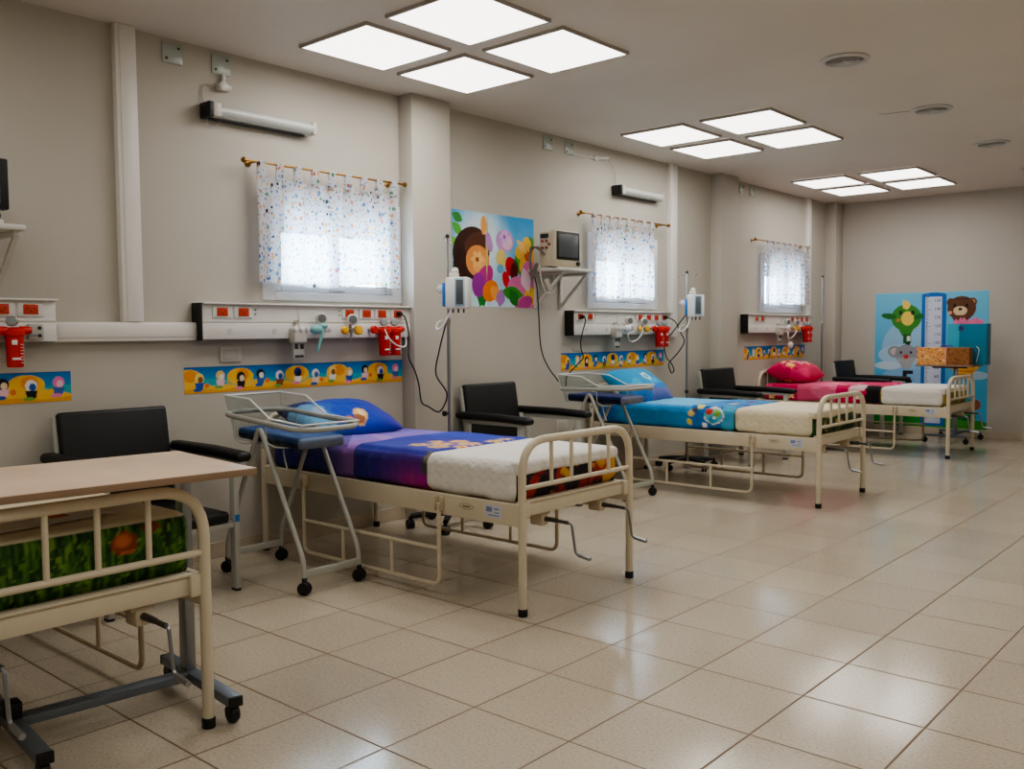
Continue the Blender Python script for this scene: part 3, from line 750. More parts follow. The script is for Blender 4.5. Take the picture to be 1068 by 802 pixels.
def p_pink(V):
    t = tcoord(V); x = V[:, 0]; p = Paint(x, t, (196, 24, 84)); w = wob(x, t, 9, 2)
    p.put(w > 0.35, (216, 60, 110))
    q = (x > 0.50) & (x < 0.92); p.put(q, (214, 84, 124)); p.put(q & (w > 0.2), (222, 110, 144))
    p.put((x >= 0.92), (198, 20, 86)); p.put((x >= 0.92) & (t > 0.25) & (w > 0.1), (222, 90, 140))
    for (a, c) in ((0.30, -0.05), (0.2, -0.12), (0.42, -0.1), (0.97, 0.08), (1.05, 0.2), (1.0, 0.4), (0.7, 0.5)): p.flower(a, c, 0.04, (236, 214, 150), (226, 150, 60), 5, a * 7)
    p.poly([(1.385, 0.04), (1.33, 0.06), (1.27, 0.02), (1.21, 0.03), (1.24, -0.05), (1.2, -0.12), (1.29, -0.17), (1.385, -0.15)], (18, 16, 18)); p.ell(1.18, 0.03, 0.06, 0.05, (226, 196, 200)); p.ell(1.1, -0.02, 0.05, 0.04, (232, 190, 200)); p.ell(1.32, 0.05, 0.05, 0.04, (22, 18, 20)); p.ell(1.15, -0.10, 0.03, 0.02, (240, 235, 235))
    return p.c
cover('bed_cover', 3, 0.10, 1.385, 0.487, 0.010, p_pink, 'bright pink printed cover spread over the farthest bed', 'bed cover', seed=4, amp=0.006, fold=0.92)
cover('quilted_pad', 3, 1.37, 1.972, 0.488, 0.016, None, 'plain white quilted pad across the foot of the pink covered bed', 'bed pad', PADW, seed=16, amp=0.006, lip=0.04)

def pillow(i, loc, rot, size, T, paint, label):
    nu, nv = 70, 50; u = np.linspace(-1, 1, nu); v = np.linspace(-1, 1, nv); U, V = np.meshgrid(u, v, indexing='ij'); U = U.ravel(); V = V.ravel()
    th = T * np.clip((1 - np.abs(U) ** 3.6), 0, 1) ** 0.55 * np.clip((1 - np.abs(V) ** 3.0), 0, 1) ** 0.55
    wr = wob(U * 3, V * 3, 2.2, i + 20) * 0.05
    pin = 1 - 0.05 * (1 - np.abs(U) ** 2) * np.abs(V) ** 3
    pin2 = 1 - 0.05 * (1 - np.abs(V) ** 2) * np.abs(U) ** 3
    X = V * size[0] / 2 * pin; Y = U * size[1] / 2 * pin2
    top = np.stack([X, Y, th * (1 + wr)], 1); bot = np.stack([X, Y, -th * (0.75 + wr)], 1)
    F = grid_faces(nu, nv); n = len(top)
    F2 = [tuple(reversed([k + n for k in f])) for f in F]
    cols = paint(U, V); o = np_obj('pillow', np.concatenate([top, bot]), F + F2, CLOTH, None, np.concatenate([cols, cols]))
    bm = bmesh.new(); bm.from_mesh(o.data); bmesh.ops.remove_doubles(bm, verts=bm.verts, dist=0.0005); bmesh.ops.recalc_face_normals(bm, faces=bm.faces); bm.to_mesh(o.data); bm.free()
    o.location = (BEDS[i][0] + loc[0], BEDS[i][1] + loc[1], loc[2]); o.rotation_euler = rot
    return tag(o, label, 'pillow')
def p_pil1(U, V):
    p = Paint(U, V, (22, 62, 176)); p.gradu(0.2, 1.0, (64, 50, 150)); w = wob(U, V, 3, 4)
    p.put(np.clip((-0.1 - U) * 2, 0, 1) * (w > -0.1), (54, 120, 190)); p.put((U < -0.55), (26, 40, 110)); p.put((w > 0.35) & (U < 0), (110, 170, 214))
    p.ell(0.12, 0.62, 0.15, 0.34, (222, 184, 112), 0.3); p.ell(0.05, 0.75, 0.12, 0.16, (150, 92, 60)); p.ell(0.16, 0.52, 0.06, 0.14, (240, 214, 160)); p.ell(-0.15, 0.75, 0.07, 0.1, (190, 120, 70)); p.ell(-0.35, -0.7, 0.2, 0.14, (206, 190, 160)); p.ell(-0.6, 0.2, 0.1, 0.3, (170, 190, 220))
    return p.c
pillow(1, (0.31, -0.06, 0.75), (0, R_(17), R_(-4)), (0.43, 0.63), 0.095, p_pil1, 'deep blue pillow on the purple covered bed')
def p_pil2(U, V):
    p = Paint(U, V, (26, 146, 196)); w = wob(U, V, 4, 8); p.put(w > 0.25, (48, 166, 208)); p.gradu(0.75, 1.0, (180, 120, 170), 0.8); p.put(V > 0.45, (24, 112, 190), 0.8); p.put((V > 0.7) & (U > -0.2), (196, 110, 150), 0.5)
    p.poly([(-0.05, -0.2), (0.22, -0.25), (0.3, 0.05), (0.12, 0.28), (-0.06, 0.1)], (196, 220, 226)); p.poly([(0.03, -0.13), (0.2, -0.15), (0.22, 0.03), (0.12, 0.15), (0.02, 0.06)], (80, 170, 200))
    return p.c
pillow(2, (0.28, -0.06, 0.785), (0, R_(33), R_(3)), (0.42, 0.64), 0.11, p_pil2, 'turquoise pillow with a pale crest leaning on the bed head')
def p_pil3(U, V):
    p = Paint(U, V, (196, 16, 80)); w = wob(U, V, 4, 3); p.put(w > 0.3, (212, 44, 100))
    r = np.random.RandomState(3)
    for k in range(13): p.flower(r.uniform(-0.8, 0.8), r.uniform(-0.7, 0.8), 0.13, [(238, 214, 150), (236, 200, 210), (240, 170, 90)][k % 3], [(226, 140, 50), (196, 40, 90), (250, 230, 160)][k % 3], 5, k)
    return p.c
pillow(3, (0.31, -0.03, 0.775), (0, R_(8), R_(4)), (0.46, 0.60), 0.14, p_pil3, 'plump magenta pillow with pale flowers on the farthest bed')
mb = MB()
mb.box((0, 0, 0.0015), (0.26, 0.36, 0.0012)); mb.box((0.02, 0.05, 0.0024), (0.07, 0.06, 0.0006), mi=1); mb.box((-0.04, -0.03, 0.0024), (0.03, 0.08, 0.0006), mi=2)
o = mb.build('paper_sheet', [mat('white paper', (224, 226, 220), 0.7, var=0.01), mat('orange print', (216, 120, 80), 0.7), mat('green print', (110, 160, 120), 0.7)], None, 0)
o.location = (1.72, -0.66, 0.7035); o.rotation_euler = (0, 0, 0.12); tag(o, 'white printed paper sheet lying on the bed nearest the camera', 'paper')

# ------------------------------------------------------------------ bassinets
def make_bassinet(z0, slope, hood, low, label):
    t = thing('bassinet', label, 'bassinet', group='wheeled bassinets'); Y0, Y1 = -0.168, 0.168    # near and far frames
    def caster(x, y, par):
        mb = MB(); M = Matrix.Translation((x, y, 0.032)) @ Euler((PI / 2, 0, 0.5)).to_matrix().to_4x4()
        for s in (-1, 1): mb.lathe([(0.012, -0.008), (0.030, -0.008), (0.032, -0.004), (0.032, 0.004), (0.030, 0.008), (0.012, 0.008)], M @ Matrix.Translation((0, 0, s * 0.0125)), 18)
        mb.cyl((x, y, 0.04), (x, y, 0.085), 0.013, n=10); mb.build('caster', BLACK, par)
    for y in (Y0, Y1):
        mb = MB()
        mb.tube(fillet([(1.005, y, 0.07), (1.00, y, 0.17), (0.655, y, 0.80), (0.335, y, 0.17), (0.33, y, 0.07)], [0.06, 0.05, 0.06], 6), 0.0125, 12)
        f = mb.build('side_frame', GREY_E, t)
        caster(1.005, y, f); caster(0.33, y, f)
    for x in (1.004, 0.331): mb = MB(); mb.box((x, 0, 0.10), (0.02, Y1 - Y0 + 0.01, 0.036), 0.004); mb.build('base_bar', GREY_E, t)
    mb = MB(); mb.box((0.655, 0, 0.688), (0.03, Y1 - Y0 - 0.03, 0.016), 0.003); mb.build('tub_rest', GREY_E, t)
    # rim, a little higher at the wall end
    def rz(x): return z0 + (x - 0.34) * slope
    mb = MB(); hy = 0.195
    loop = [(0.40, -hy), (0.97, -hy), (1.04, -hy + 0.07), (1.04, hy - 0.07), (0.97, hy), (0.40, hy), (0.325, hy - 0.08), (0.325, -hy + 0.08)]
    P = [Vector((a, b, rz(a))) for a, b in loop]; sm = []
    for i in range(8):
        a, b, c = P[i - 1], P[i], P[(i + 1) % 8]; d1 = (a - b).normalized() * 0.03; d2 = (c - b).normalized() * 0.03
        for k in range(5): s = k / 4; sm.append((b + d1) * (1 - s) ** 2 + b * 2 * s * (1 - s) + (b + d2) * s ** 2)
    mb.tube(sm, 0.0135, 12, True); rim = mb.build('rim', GREY_E, t)
    mb = MB()
    for x in (0.46, 0.75):
        for s in (-1, 1): mb.tube(fillet([(x, s * hy, rz(x)), (x, s * (hy - 0.005), 0.72), (x + 0.03, s * (hy - 0.03), 0.698), (x + 0.1, s * (hy - 0.06), 0.698)], 0.02, 3), 0.0035, 6)
    mb.build('wire_support', GREY_E, rim)
    # clear tub: tall hood at the wall end sloping down to the rim
    hy2 = 0.172; xs0, xs1 = 0.345, 1.015
    prof = [(xs0, hood), (0.58, hood - 0.01), (0.755, rz(0.755) + 0.02), (1.015, rz(1.015) + 0.022)]
    def top(x):
        for (a, za), (b, zb) in zip(prof, prof[1:]):
            if x <= b: return za + (zb - za) * (x - a) / (b - a)
        return prof[-1][1]
    bot = [(0.40, 0.712), (0.975, 0.712)]
    mb = MB(); th = 0.004
    def wallq(q):   # thin solid from a quad
        q = [Vector(a) for a in q]; nrm = (q[1] - q[0]).cross(q[2] - q[0]).normalized() * th
        a = [mb.bm.verts.new(p) for p in q]; b = [mb.bm.verts.new(p + nrm) for p in q]; n = len(q)
        mb.bm.faces.new(a); mb.bm.faces.new(list(reversed(b)))
        for k in range(n): mb.bm.faces.new((a[k], b[k], b[(k + 1) % n], a[(k + 1) % n]))
    for s in (-1, 1):
        wallq([(0.40, s * 0.145, 0.712), (0.955, s * 0.145, low)] + [(x, s * hy2, z) for x, z in reversed(prof)])
    wallq([(0.40, -0.145, 0.712), (0.40, 0.145, 0.712), (xs0, hy2, hood), (xs0, -hy2, hood)])
    wallq([(0.955, -0.145, low), (0.955, 0.145, low), (xs1, hy2, rz(1.015) + 0.022), (xs1, -hy2, rz(1.015) + 0.022)])
    wallq([(0.40, -0.145, 0.712), (0.955, -0.145, low), (0.955, 0.145, low), (0.40, 0.145, 0.712)])
    tub = mb.build('clear_tub', CLEAR, t, 0)
    mb = MB()
    edge = [(x, -hy2, z) for x, z in prof] + [(x, hy2, z) for x, z in reversed(prof)]
    mb.tube(edge, 0.005, 8, True); mb.build('tub_edge', mat('bright acrylic edge', (238, 240, 240), 0.15, var=0.02, spec=0.8), tub)
    mb = MB(); mb.tube(spline([(0.70, -0.06, 0.69), (0.72, -0.07, 0.64), (0.75, -0.075, 0.58)]), 0.004, 6); mb.build('drain_tube', WHITE, tub)
    return t
bas = make_bassinet(0.848, -0.072, 0.94, 0.684, 'clear plastic bassinet on a grey wheeled frame beside the purple covered bed'); bas.location = (0, 1.0, 0)
bas = make_bassinet(0.812, 0.03, 0.925, 0.705, 'clear plastic bassinet on a grey wheeled frame beside the light blue covered bed'); bas.location = (-0.17, 4.06, 0); bas.rotation_euler = (0, 0, R_(-3))
for (x, y, rz, lab) in ((0, 1.0, 0, 'navy mattress with a lighter painted top inside the bassinet beside the purple bed'), (-0.17, 4.06, R_(-3), 'navy mattress inside the bassinet beside the light blue bed')):
    V, F = rounded_box((0.405, -0.14, 0.719), (0.948, 0.14, 0.776), 0.02, 0.02)
    p = Paint(V[:, 0], V[:, 2], (20, 27, 52)); p.put(V[:, 2] > 0.752, (44, 78, 132) if y < 2 else (28, 42, 104)); p.put((V[:, 0] > 0.935), (190, 190, 205), 0.6)  # lighter blue top is a highlight painted into the navy
    V[:, 2] -= (0.05 if y < 2 else 0.012) * (V[:, 0] - 0.40)
    o = np_obj('bassinet_mattress', V, F, CLOTH, None, p.c); o.location = (x, y, 0); o.rotation_euler = (0, 0, rz); tag(o, lab, 'bassinet mattress', 'bassinet mattresses')

# ------------------------------------------------------------------ reclining chairs
def make_chair():
    t = thing('reclining_chair', '', 'chair', group='black reclining chairs')
    mb = MB(); mb.box((0.40, 0, 0.372), (0.56, 0.56, 0.055), 0.02, seg=3); mb.build('seat', VINYL, t)
    mb = MB(); mb.box((0.115, 0, 0.64), (0.05, 0.555, 0.50), 0.018, rot=(0, R_(-9), 0), seg=3); bk = mb.build('backrest', VINYL, t)
    for s in (-1, 1): mb = MB(); mb.box((0.098, s * 0.286, 0.64), (0.028, 0.018, 0.46), 0.003, rot=(0, R_(-9), 0)); mb.build('back_frame', GREY_E, bk)
    for s in (-1, 1):
        mb = MB(); V, F = rounded_box((0.075, s * 0.325 - 0.04, 0.652), (0.755, s * 0.325 + 0.04, 0.702), 0.024, 0.03)
        taper = np.clip((V[:, 0] - 0.45) / 0.3, 0, 1); V[:, 2] -= taper * 0.012
        a = np_obj('armrest', V, F, VINYL, t)
        mb = MB(); mb.box((0.42, s * 0.318, 0.637), (0.56, 0.026, 0.028), 0.003); mb.box((0.52, s * 0.318, 0.655), (0.03, 0.03, 0.03), 0.003); mb.build('arm_support', GREY_E, a)
        for x in (0.655, 0.165):
            mb = MB(); mb.box((x, s * 0.318, 0.315), (0.045, 0.026, 0.63), 0.003); lg = mb.build('leg', GREY_E, t)
            mb = MB(); mb.box((x, s * 0.318, 0.006), (0.047, 0.028, 0.012), 0.002); mb.build('foot_cap', BLACK, lg)
            if x > 0.5: mb = MB(); mb.box((x + 0.0235, s * 0.318, 0.36), (0.003, 0.024, 0.035)); mb.build('blue_tape', BLUE, lg)
    mb = MB()
    for s in (-1, 1): mb.box((0.41, s * 0.29, 0.335), (0.50, 0.022, 0.03), 0.003)
    for x in (0.165, 0.655): mb.box((x, 0, 0.328), (0.03, 0.61, 0.026), 0.003)
    mb.build('seat_frame', GREY_E, t)
    return t
ch = make_chair(); ch.location = (0.01, 0.355, 0); ch['label'] = 'black vinyl reclining chair behind the wooden over-bed table'
dup(ch, (0.0, 3.165, 0), 0, 'black vinyl reclining chair between the purple covered bed and the farther bassinet', 'black reclining chairs')
dup(ch, (0.10, 6.40, 0), R_(-4), 'black vinyl reclining chair between the light blue and the pink covered beds', 'black reclining chairs')
dup(ch, (0.26, 9.24, 0), 0, 'black vinyl reclining chair behind the pink pillow near the far wall corner', 'black reclining chairs')

# ------------------------------------------------------------------ over-bed tables
WOOD = mat('pinkish wood laminate', (218, 194, 170), 0.42, var=0.10, scale=3.0)
WEDGE = mat('laminate edge', (150, 124, 100), 0.5, var=0.06)
def make_table():
    t = thing('overbed_table', '', 'table', group='over-bed tables')     # origin under the middle, long side along local y
    mb = MB(); mb.box((0.135, -0.09, 0.826), (0.60, 0.86, 0.022), 0.003)
    tp = mb.build('table_top', [WOOD], t)
    mb = MB()
    for (cx, cy, sx, sy) in ((0.135, -0.522, 0.602, 0.004), (0.135, 0.342, 0.602, 0.004), (-0.167, -0.09, 0.004, 0.86), (0.437, -0.09, 0.004, 0.86)): mb.box((cx, cy, 0.825), (sx, sy, 0.021), 0.0015)
    mb.build('edge_band', WEDGE, tp)
    for y in (-0.285, 0.285):
        if y > 0: mb = MB(); mb.box((0, y, 0.437), (0.058, 0.035, 0.735), 0.004); mb.build('post', STEEL, t)
        mb = MB(); mb.box((0.09, y, 0.074), (0.56, 0.045, 0.032), 0.003); ft = mb.build('foot', STEELB, t)
        for x in (-0.185, 0.365):
            mb = MB(); mb.box((x, y, 0.074), (0.012, 0.047, 0.034), 0.003); mb.build('end_cap', BLACK, ft)
        for x in (-0.16, 0.34):
            mb = MB(); M = Matrix.Translation((x, y, 0.03)) @ Euler((PI / 2, 0, 0)).to_matrix().to_4x4()
            mb.lathe([(0.01, -0.014), (0.027, -0.014), (0.03, -0.009), (0.03, 0.009), (0.027, 0.014), (0.01, 0.014)], M, 18); mb.cyl((x, y, 0.035), (x, y, 0.072), 0.012, n=10); mb.build('caster', BLACK, ft)
    mb = MB(); mb.box((0.03, 0, 0.074), (0.055, 0.525, 0.03), 0.003); mb.build('base_bar', STEELB, t)
    mb = MB(); mb.box((0.03, -0.285, 0.115), (0.06, 0.05, 0.05), 0.006); mb.build('base_cap', BLACK, t)
    mb = MB(); mb.box((0, 0, 0.806), (0.05, 0.62, 0.018), 0.003); mb.build('top_rail', DARK, t)
    return t
tb = make_table(); tb.location = (1.655, -0.44, 0); tb.rotation_euler = (0, 0, R_(-6)); tb['label'] = 'over-bed table with a pinkish wooden top, standing across the nearest bed'

# second over-bed table by the far wall, with presents on it
tb2 = thing('overbed_table', 'small wheeled over-bed table carrying presents by the far wall', 'table', (1.58, 9.17, 0), group='over-bed tables')
mb = MB(); mb.box((-0.02, 0.0, 0.852), (0.60, 0.42, 0.02), 0.003); mb.build('table_top', WEDGE, tb2)
mb = MB(); mb.box((0.0, -0.05, 0.832), (0.36, 0.05, 0.02), 0.003); mb.build('top_rail', DARK, tb2)
mb = MB(); mb.box((0.05, 0.0, 0.45), (0.045, 0.03, 0.76), 0.003); mb.build('post', STEEL, tb2)
for y in (-0.26, 0.33):
    mb = MB(); mb.box((0.02, y, 0.085), (0.46, 0.035, 0.028), 0.003); ft = mb.build('foot', STEELB, tb2)
    for x in (-0.19, 0.235):
        mb = MB(); M = Matrix.Translation((x, y, 0.03)) @ Euler((PI / 2, 0, 0)).to_matrix().to_4x4()
        mb.lathe([(0.01, -0.014), (0.027, -0.014), (0.03, -0.009), (0.03, 0.009), (0.027, 0.014), (0.01, 0.014)], M, 18); mb.cyl((x, y, 0.035), (x, y, 0.072), 0.012, n=10); mb.build('caster', BLACK, ft)
mb = MB(); mb.box((0.05, 0.035, 0.085), (0.05, 0.6, 0.03), 0.003); mb.build('base_bar', STEELB, tb2)
# presents
def p_gift(V):
    p = Paint(V[:, 0] + V[:, 1], V[:, 2], (214, 160, 92)); r = np.random.RandomState(2)
    dark = V[:, 0] > 0.03
    for k in range(420):
        p.ell(r.uniform(-0.5, 0.5), r.uniform(0, 0.2), r.uniform(0.005, 0.012), r.uniform(0.004, 0.008), [(226, 110, 60), (240, 216, 150), (120, 60, 70), (230, 190, 90), (190, 80, 50), (236, 150, 120)][r.randint(6)], r.uniform(0, 3))
    p.put(dark, (92, 52, 24), 0.55); p.put(np.abs(V[:, 0] - 0.03) < 0.006, (236, 180, 170)); return p.c
g = thing('gift_box', 'long present in orange patterned wrapping paper on the far table', 'gift', (1.545, 9.045, 0.8625))
V, F = rounded_box((-0.275, -0.075, 0.0), (0.275, 0.075, 0.19), 0.006, 0.009); np_obj('wrapped_box', V, F, CLOTH, g, p_gift(V), smooth=False)
mb = MB()
for k in range(6):
    a = k * PI / 3; mb.tube([(0.02 + 0.035 * (1 - math.cos(q)) * math.cos(a), 0.035 * (1 - math.cos(q)) * math.sin(a) * 0.8, 0.193 + 0.02 * math.sin(q) + 0.003) for q in np.linspace(0.1, 2 * PI, 10)], 0.004, 6)
mb.build('ribbon_bow', mat('violet ribbon', (70, 60, 150), 0.4), g)
b = thing('gift_bag', 'tall teal paper gift bag behind the orange present', 'gift bag', (1.745, 9.225, 0.8625))
TEALP = mat('teal paper', (22, 120, 150), 0.5, var=0.06); TEALL = mat('light teal paper', (50, 160, 184), 0.5, var=0.05)
mb = MB(); w, d, h, th = 0.40, 0.16, 0.45, 0.004
mb.box((0, -d / 2, h / 2), (w, th, h)); mb.box((0, d / 2, h / 2), (w, th, h)); mb.box((-w / 2, 0, h / 2), (th, d - th, h)); mb.box((w / 2, 0, h / 2), (th, d - th, h)); mb.box((0, 0, 0.004), (w - th, d - th, 0.006))
mb.box((-0.14, -d / 2 - 0.003, h / 2), (0.12, 0.002, h), mi=1)
mb.build('bag_body', [TEALP, TEALL], b, 0)
mb = MB()
for k in range(9):
    x = -0.12 + k * 0.028; mb.prism([(-0.03, 0), (0.03, 0), (0.04, 0.12), (0.01, 0.17 + 0.02 * (k % 2)), (-0.03, 0.13)], Matrix.Translation((x, -0.03 + 0.012 * (k % 3), 0.34)) @ Euler((PI / 2, 0.12 * ((k % 3) - 1), 0.3 * ((k % 2) - 0.5))).to_matrix().to_4x4(), 0.001)
mb.build('tissue_paper', mat('pink tissue', (224, 120, 160), 0.7, var=0.1), b, 0)
mb = MB()
for k in range(5):
    a = k * 2 * PI / 5; mb.prism([(0, 0), (0.02, 0.012), (0.035, 0), (0.02, -0.012)], Matrix.Translation((-0.06, -d / 2 - 0.006, 0.40)) @ Euler((PI / 2, 0, 0)).to_matrix().to_4x4() @ Matrix.Rotation(a, 4, 'Z'), 0.002)
mb.build('rosette', mat('dark blue ribbon', (40, 30, 100), 0.4), b, 0)
mb = MB(); mb.tube(spline([(0.1, -d / 2 - 0.004, 0.03), (0.12, -d / 2 - 0.02, 0.1), (0.13, -d / 2 - 0.022, 0.17), (0.10, -d / 2 - 0.004, 0.2)]), 0.004, 6); mb.build('bag_handle', WHITE, b)

# ------------------------------------------------------------------ infusion stands
def iv_stand(top, label):
    t = thing('infusion_stand', label, 'infusion stand')
    mb = MB(); mb.cyl((0, 0, 0.09), (0, 0, 1.33), 0.0105, n=14); mb.cyl((0, 0, 1.33), (0, 0, top), 0.0068, n=12); pl = mb.build('pole', STEEL, t)
    mb = MB(); mb.lathe([(0.013, 1.31), (0.0145, 1.32), (0.0145, 1.345), (0.010, 1.35)], None, 14); mb.build('collar', CHROME, pl)
    mb = MB(); mb.cyl((0, 0, 0.74), (0.0, -0.05, 0.74), 0.006, n=8); mb.lathe([(0.008, 0), (0.018, 0.005), (0.018, 0.022), (0.01, 0.027)], Matrix.Translation((0, -0.028, 0.74)) @ Euler((PI / 2, 0, 0)).to_matrix().to_4x4(), 10); mb.build('knob', BLACK, pl)
    mb = MB(); mb.ball((0, 0, top + 0.006), 0.014)
    mb.build('top_ball', BLACK, pl)
    mb = MB()
    for s in (-1, 1): mb.tube(fillet([(0, 0, top - 0.02), (s * 0.06, s * -0.08, top - 0.02), (s * 0.065, s * -0.087, top - 0.04), (s * 0.085, s * -0.11, top - 0.035), (s * 0.09, s * -0.115, top - 0.015)], 0.012, 3), 0.003, 6)
    mb.build('hook', CHROME, pl)
    mb = MB(); mb.lathe([(0.045, 0.075), (0.05, 0.085), (0.045, 0.11), (0.02, 0.125)], None, 18)
    for k in range(5):
        a = k * 2 * PI / 5 + 0.35; ca, sa = math.cos(a), math.sin(a)
        mb.tube([(0.03 * ca, 0.03 * sa, 0.095), (0.15 * ca, 0.15 * sa, 0.09), (0.262 * ca, 0.262 * sa, 0.08)], [0.024, 0.021, 0.018], 10)
    bs = mb.build('base', BLACK, t)
    for k in range(5):
        a = k * 2 * PI / 5 + 0.35; mb = MB(); c = Vector((0.265 * math.cos(a), 0.265 * math.sin(a), 0.03))
        M = Matrix.Translation(c) @ Euler((PI / 2, 0, a + 0.6 * k)).to_matrix().to_4x4()
        for s in (-1, 1): mb.lathe([(0.01, -0.009), (0.028, -0.009), (0.03, -0.004), (0.03, 0.004), (0.028, 0.009), (0.01, 0.009)], M @ Matrix.Translation((0, 0, s * 0.013)), 16)
        mb.cyl(c, c + Vector((0, 0, 0.05)), 0.01, n=8); mb.build('caster', BLACK, bs)
    return t
S1 = iv_stand(1.87, 'steel infusion stand behind the purple covered bed'); S1.location = (0.43, 2.40, 0); S1['group'] = 'infusion stands'
S2 = dup(S1, (0.315, 5.58, 0), 0.5, 'steel infusion stand behind the light blue covered bed', 'infusion stands'); S2.scale = (1, 1, 0.955)
S3 = dup(S1, (0.33, 8.60, 0), -0.27, 'steel infusion stand without a pump behind the pink pillow', 'infusion stands')

def pump(loc, rz, label):
    t = thing('infusion_pump', label, 'infusion pump', loc, rz, 'infusion pumps')   # front faces local -y
    mb = MB(); mb.box((0.085, -0.02, 0.0), (0.15, 0.12, 0.20), 0.012); bd = mb.build('body', WHITE, t)
    mb = MB(); mb.box((0.105, -0.083, 0.005), (0.048, 0.006, 0.155), 0.002); mb.build('display', SCREEN, bd)
    mb = MB(); mb.box((0.105, -0.0815, 0.005), (0.066, 0.005, 0.178), 0.003); mb.build('display_frame', mat('pale blue trim', (150, 180, 196), 0.4), bd)
    mb = MB(); mb.box((0.0, -0.02, -0.01), (0.022, 0.1, 0.15), 0.004); mb.build('side_panel', BLUE, bd)
    mb = MB(); mb.box((0.055, -0.01, 0.115), (0.06, 0.05, 0.035), 0.008); mb.lathe([(0.022, 0), (0.026, 0.01), (0.018, 0.03), (0.006, 0.035)], Matrix.Translation((0.06, -0.01, 0.13)), 14); mb.build('drip_cap', OFFW, bd)
    mb = MB(); mb.box((-0.02, 0.0, 0.03), (0.06, 0.045, 0.05), 0.006); mb.cyl((-0.05, 0, 0.03), (-0.065, 0, 0.03), 0.009, n=12); mb.build('pole_clamp', WHITE, bd)
    mb = MB()
    for x in (0.05, 0.085, 0.12): mb.cyl((x, -0.03, -0.10), (x, -0.03, -0.125), 0.006, n=8)
    mb.build('port', DARK, bd)
    mb = MB(); mb.tube(spline([(0.05, -0.06, -0.09), (0.02, -0.07, -0.16), (-0.02, -0.06, -0.22), (-0.06, -0.03, -0.225), (-0.055, -0.02, -0.19), (-0.02, -0.016, -0.17)]), 0.006, 8); mb.build('white_tube', WHITE, bd)
    return t
P1 = pump((0.43, 2.385, 1.51), R_(32), 'white infusion pump on the stand beside the cartoon-coloured poster')
P1['label'] = 'white infusion pump clamped on the stand in front of the large poster'
P2 = dup(P1, (0.315, 5.57, 1.485), R_(30), 'white infusion pump clamped on the stand behind the light blue covered bed', 'infusion pumps')

# ------------------------------------------------------------------ wall supply panels
def supply_panel(y0, y1, label, black_end, outs, leds):
    t = thing('supply_panel', label, 'wall panel', group='wall supply panels')
    yc = (y0 + y1) / 2; L = y1 - y0; mb = MB()
    mb.box((0.04, yc, 1.33), (0.08, L, 0.196), 0.004); mb.box((0.0425, yc, 1.276), (0.085, L, 0.088), 0.004)
    mb.box((0.082, yc, 1.331), (0.004, L, 0.004))
    bd = mb.build('body', PANELM, t)
    mb = MB(); mb.box((0.052, yc + 0.005, 1.430), (0.104, L, 0.010), 0.003); mb.build('top_lip', PANELM, t)
    if black_end: mb = MB(); mb.box((0.042, y0 - 0.004, 1.33), (0.088, 0.016, 0.206), 0.003); mb.build('end_cap', BLACK, t)
    for k, y in enumerate(outs):
        mb = MB(); mb.box((0.0825, y, 1.383), (0.009, 0.118, 0.066), 0.003); pl = mb.build('outlet_plate', WHITE, t)
        mb = MB(); mb.box((0.088, y, 1.384), (0.006, 0.066, 0.046), 0.002); so = mb.build('socket', REDO, pl)
        mb = MB()
        for dy in (-0.014, 0.014): mb.cyl((0.0905, y + dy, 1.388), (0.092, y + dy, 1.388), 0.004, n=8)
        mb.cyl((0.0905, y, 1.376), (0.092, y, 1.376), 0.004, n=8); mb.build('socket_hole', DARK, so)
    mb = MB()
    for y in leds:
        for dz in (-0.012, 0.012): mb.cyl((0.08, y, 1.385 + dz), (0.0835, y, 1.385 + dz), 0.005, n=10)
    mb.build('indicator', mat('green lens', (60, 120, 70), 0.3), t)
    mb = MB()
    for j in range(int(L / 0.3)):
        y = y0 + 0.17 + j * 0.29
        if y < y1 - 0.05: mb.cyl((0.083, y, 1.277), (0.0875, y, 1.277), 0.016, n=14)
    mb.build('gas_port', OFFW, t)
    return t
supply_panel(-1.30, 0.098, 'white wall panel with red sockets at the far left edge of the photo', False, (-0.30, -0.148, -0.019), (-0.5,))
BAY = [(0.862, 2.39, 0.0), (4.182, 5.695, 3.285), (7.24, 8.885, 6.455)]
NM = ['above the purple covered bed', 'above the light blue covered bed', 'above the pink covered bed']
for (y0, y1, o), nm in zip(BAY, NM): supply_panel(y0, y1, 'long white wall panel with red sockets ' + nm, True, [y + o for y in (0.986, 1.12, 1.875, 2.011, 2.139, 2.273)], [1.20 + o, 1.80 + o])

